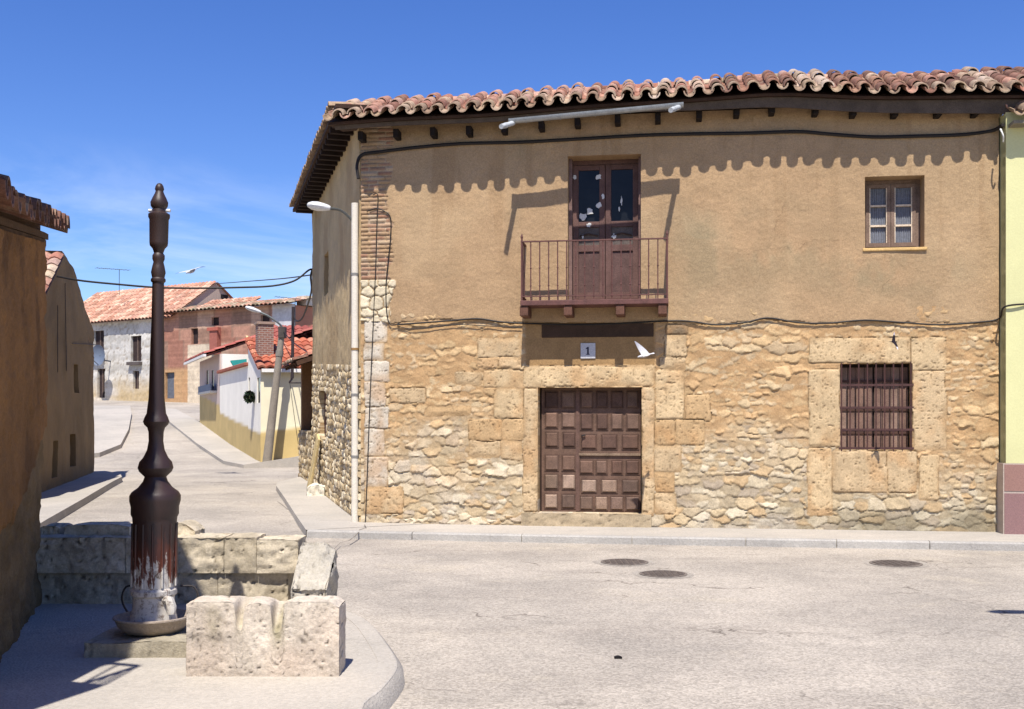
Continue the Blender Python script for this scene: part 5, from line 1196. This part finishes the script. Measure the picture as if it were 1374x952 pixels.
for i,w in enumerate(bw):
    mb=MB(); mb.box(w[0],w[1],.16,.2,w[2],w[3],C(66,52,50,.6) if i!=1 else C(120,124,134,.6)); mb.build('door' if i==1 else 'window',M['wood'],bh)
mb=MB(); r=frect(287,440,297,476); mb.box(r[0],r[1],-.35,0.02,r[2],r[3],C(176,108,94,.68)); mb.box(r[0]-.15,r[1]+.15,-.42,-.351,r[3]-.2,r[3],C(186,104,88,.72)); mb.build('brick_pier',M['stone'],bh)
mb=MB(); zt2=max(z1_,z2_); wavy_roof(mb,(kS-.2,-.5,zt2-.02),(1,0,0),(0,.97,.24),(0,-.24,.97),FLn-kS+.6,2.1,.34,.5,.10,PK+LICH,sx=4); mb.build('roof',M['tile'],bh)
mb=MB(); mb.box(kS,FLn,.3,5,1,zt2-.05,C(186,130,106,.74)); mb.build('rear_body',M['wall'],bh)
mb=MB(); kd=fk(371)[0]; mb.box(FLn-.5,FLn+.25,1.0,3,zt2,zt2+.55,C(210,200,186,.78)); mb.build('chimney',M['stone'],bh)
# heap of broken roof between
mb=MB(); q=fk(250)[0]; wavy_roof(mb,(q-.6,1.4,zt2+.35),(1,0,0),(0,.9,.43),(0,-.43,.9),4.6,1.4,.34,.45,.1,PK,sx=4); mb.build('broken_roof',M['tile'],bh)
# satellite dish
dp=fz(152,478); mb=MB(); n=20
ds=thing('satellite_dish','blue grey satellite dish on the front of the pale stone house','satellite dish',(fa.x+fv.x*dp[0]+fv.y*1.1,fa.y+fv.y*dp[0]-fv.x*1.1,dp[1]),R(-20))
vs=[(0,.12,0)]; 
for rr,y in ((.3,.08),(.5,0.0),(.62,-.08)):
    for k in range(n): t=2*math.pi*k/n; vs.append((rr*math.cos(t)*.9,y,rr*math.sin(t)*1.1))
fcs=[(0,1+(k+1)%n,1+k) for k in range(n)]
for i in range(2): fcs+=[(1+i*n+k,1+i*n+(k+1)%n,1+(i+1)*n+(k+1)%n,1+(i+1)*n+k) for k in range(n)]
mb.add(vs,fcs,C(128,140,160,.6)); mb.build('reflector',M['enamel'],ds,smooth=True)
mb=MB(); mb.tube([(0,.12,0),(0,.5,-.3),(0,1.2,-.35)],.05,6,C(90,96,110,.6)); mb.tube([(0,-.05,-.62),(0,-.75,-.2)],.025,6,C(90,96,110,.6)); mb.box(-.07,.07,-.85,-.72,-.25,-.12,C(190,190,196,.7)); mb.build('mount',M['iron'],ds)

# ------------------------------------------------------------------ overhead wires
fc=P0+Vector((v2.x*SL,v2.y*SL,0))
end=W(420,362,24.0)
cable('overhead_wire','thick wire strung across the street from gable house to stone house',[W(76,371,22.3),W(110,377,22.6),W(160,382,22.9),W(210,386,23.2),W(260,387,23.4),W(320,386,23.6),W(365,384,23.8),W(395,377,23.9),W(414,363,24),end],.022)
cable('overhead_wire','thin upper wire reaching the stone house over the far roofs',[W(290,381,50),W(330,378,40),W(380,374,30),W(419,369,24)],.016)
cable('overhead_wire','loose wire bundle hanging down to the cable mast at the corner',[W(419,362,24),W(417,372,24.2),W(418,390,25),W(412,412,27),W(405,428,29),W(398,431,30),W(394,424,30.3)],.024)
cable('overhead_wire','short slack wire from the utility pole to the shed roof',[W(380,445,31),W(394,460,29),W(414,474,26.5)],.014)
cable('overhead_wire','thin wire hanging straight down the yellow corner wall of the white house',[W(389,515,30.6),W(395,560,31),W(403,615,31.6)],.008)

# ------------------------------------------------------------------ covers and bits on the road
M['patch']=ground_mat('patched_asphalt',C(204,194,180,.58),C(186,176,164,.56),fleck=.45)
def cover(px,py,w,label):
    p=G(px,py,0); r=w*p.y/F/2; t=thing('manhole_cover',label,'manhole cover',(p.x,p.y,0),group='iron manhole covers in the road')
    mb=MB(); k=18; vs=[(r*random.uniform(1.22,1.4)*math.cos(2*math.pi*i/k),r*random.uniform(1.22,1.4)*math.sin(2*math.pi*i/k),.002) for i in range(k)]; mb.add(vs,[tuple(range(k))]); mb.build('concrete_surround',M['patch'],t)
    mb=MB(); n=36
    prof=[(r*1.0,.003),(r*1.0,.010),(r*.9,.010),(r*.9,.004)]; vs=[(q*math.cos(2*math.pi*k/n),q*math.sin(2*math.pi*k/n),z) for q,z in prof for k in range(n)]
    mb.add(vs,[(i*n+k,i*n+(k+1)%n,(i+1)*n+(k+1)%n,(i+1)*n+k) for i in range(3) for k in range(n)],C(150,138,128,.5)); mb.build('frame',M['iron'],t)
    mb=MB(); mb.lathe([(r*.89,.004),(r*.89,.008),(.001,.009)],seg=n,col=C(140,126,116,.5))
    for i in range(-3,4):
        for j in range(-3,4):
            if i*i+j*j<11: mb.box(i*r*.24-.025,i*r*.24+.025,j*r*.24-.025,j*r*.24+.025,.0085,.014,C(120,108,100,.5))
    mb.build('lid',M['iron'],t)
cover(838,755,64,'iron manhole cover in the road nearest the wooden gate')
cover(890,771,64,'iron manhole cover lower and further right of the close pair')
cover(1202,757,68,'single iron manhole cover below the barred window')
p=G(829,884); mb=MB(); block(mb,-.025,.03,-.015,.02,0,lambda x,y:.02-8*(x*x+y*y),nx=8,ny=6,rough=.008,seed=80,col=C(50,46,46,.5),nz=3); o=mb.build('speck',M['stone'],smooth=True); o.location=p; tag(o,'small dark pebble standing for a shadow-like mark on the road','speck')  # small dark lump built in place of a bird-shadow-like mark
# street lamp outside the frame on the right; only its shadow reaches the picture
sl_=thing('street_lamp','tall street lamp with side arm standing outside the right edge','street lamp',(5.16,6.50,0))
mb=MB(); mb.tube([(0,0,0),(0,0,2.5),(0,0,5.0)],[.07,.06,.045],10,C(150,150,150,.7)); mb.build('pole',M['zinc'],sl_,smooth=True)
lamp_parts(sl_,[Vector((0,0,5.0)),Vector((-.1,0,5.12)),Vector((-.5,0,5.2)),Vector((-.72,0,5.2))],(-1,0,0),.03,.42)

# ------------------------------------------------------------------ light, sky, camera
EL,AZ=60.0,-3.5                         # sun high behind the camera, a touch to the right
s=Vector((math.sin(R(AZ))*math.cos(R(EL)),-math.cos(R(AZ))*math.cos(R(EL)),math.sin(R(EL))))
sd_=bpy.data.lights.new('sun','SUN'); sd_.energy=4.4; sd_.angle=R(.5); sd_.color=(1,.955,.88)
so_=bpy.data.objects.new('sun',sd_); COL.objects.link(so_); so_.rotation_euler=(-s).to_track_quat('-Z','Y').to_euler(); so_.location=(0,-20,40)
w=bpy.data.worlds.new('World'); sc.world=w; w.use_nodes=True; N=w.node_tree.nodes; L=w.node_tree.links
bg=N['Background']; sky=N.new('ShaderNodeTexSky'); sky.sky_type='NISHITA'; sky.sun_disc=False; sky.sun_elevation=R(EL); sky.sun_rotation=R(180-AZ); sky.altitude=700; sky.air_density=1.0; sky.dust_density=.3; sky.ozone_density=4.0
hs=N.new('ShaderNodeHueSaturation'); hs.inputs['Saturation'].default_value=1.25; hs.inputs['Hue'].default_value=.518; hs.inputs['Value'].default_value=1.0
L.new(sky.outputs[0],hs.inputs['Color'])
tc=N.new('ShaderNodeTexCoord'); mp=N.new('ShaderNodeMapping'); mp.inputs['Scale'].default_value=(1.6,1.6,6.0); mp.inputs['Rotation'].default_value=(0,R(12),0); L.new(tc.outputs['Generated'],mp.inputs[0])
nz=N.new('ShaderNodeTexNoise'); nz.inputs['Scale'].default_value=2.2; nz.inputs['Detail'].default_value=8; nz.inputs['Roughness'].default_value=.6; nz.inputs['Distortion'].default_value=.6; L.new(mp.outputs[0],nz.inputs['Vector'])
mr=N.new('ShaderNodeMapRange'); mr.inputs[1].default_value=.48; mr.inputs[2].default_value=.75; mr.inputs[3].default_value=0; mr.inputs[4].default_value=.55; L.new(nz.outputs['Fac'],mr.inputs[0])
sp=N.new('ShaderNodeSeparateXYZ'); L.new(tc.outputs['Generated'],sp.inputs[0])
mh=N.new('ShaderNodeMapRange'); mh.inputs[1].default_value=.24; mh.inputs[2].default_value=.10; L.new(sp.outputs[2],mh.inputs[0])
mm=N.new('ShaderNodeMath'); mm.operation='MULTIPLY'; L.new(mr.outputs[0],mm.inputs[0]); L.new(mh.outputs[0],mm.inputs[1])
mx=N.new('ShaderNodeMix'); mx.data_type='RGBA'; L.new(mm.outputs[0],mx.inputs[0]); L.new(hs.outputs[0],mx.inputs[6]); mx.inputs[7].default_value=(7.5,7.8,8.6,1)
L.new(mx.outputs[2],bg.inputs['Color']); bg.inputs['Strength'].default_value=.105
cd=bpy.data.cameras.new('camera'); cam=bpy.data.objects.new('camera',cd); COL.objects.link(cam); sc.camera=cam
cam.location=(0,0,E); cam.rotation_euler=(R(90),0,0); cd.sensor_width=36; cd.lens=36*F/1374; cd.shift_y=(HY-476)/1374; cd.clip_end=2000; cd.clip_start=.05
sc.view_settings.view_transform='Standard'; sc.view_settings.look='None'; sc.view_settings.exposure=.70; sc.view_settings.gamma=1
sc.render.resolution_x=1024; sc.render.resolution_y=709
sc.cycles.max_bounces=6; sc.cycles.diffuse_bounces=2; sc.cycles.use_denoising=True
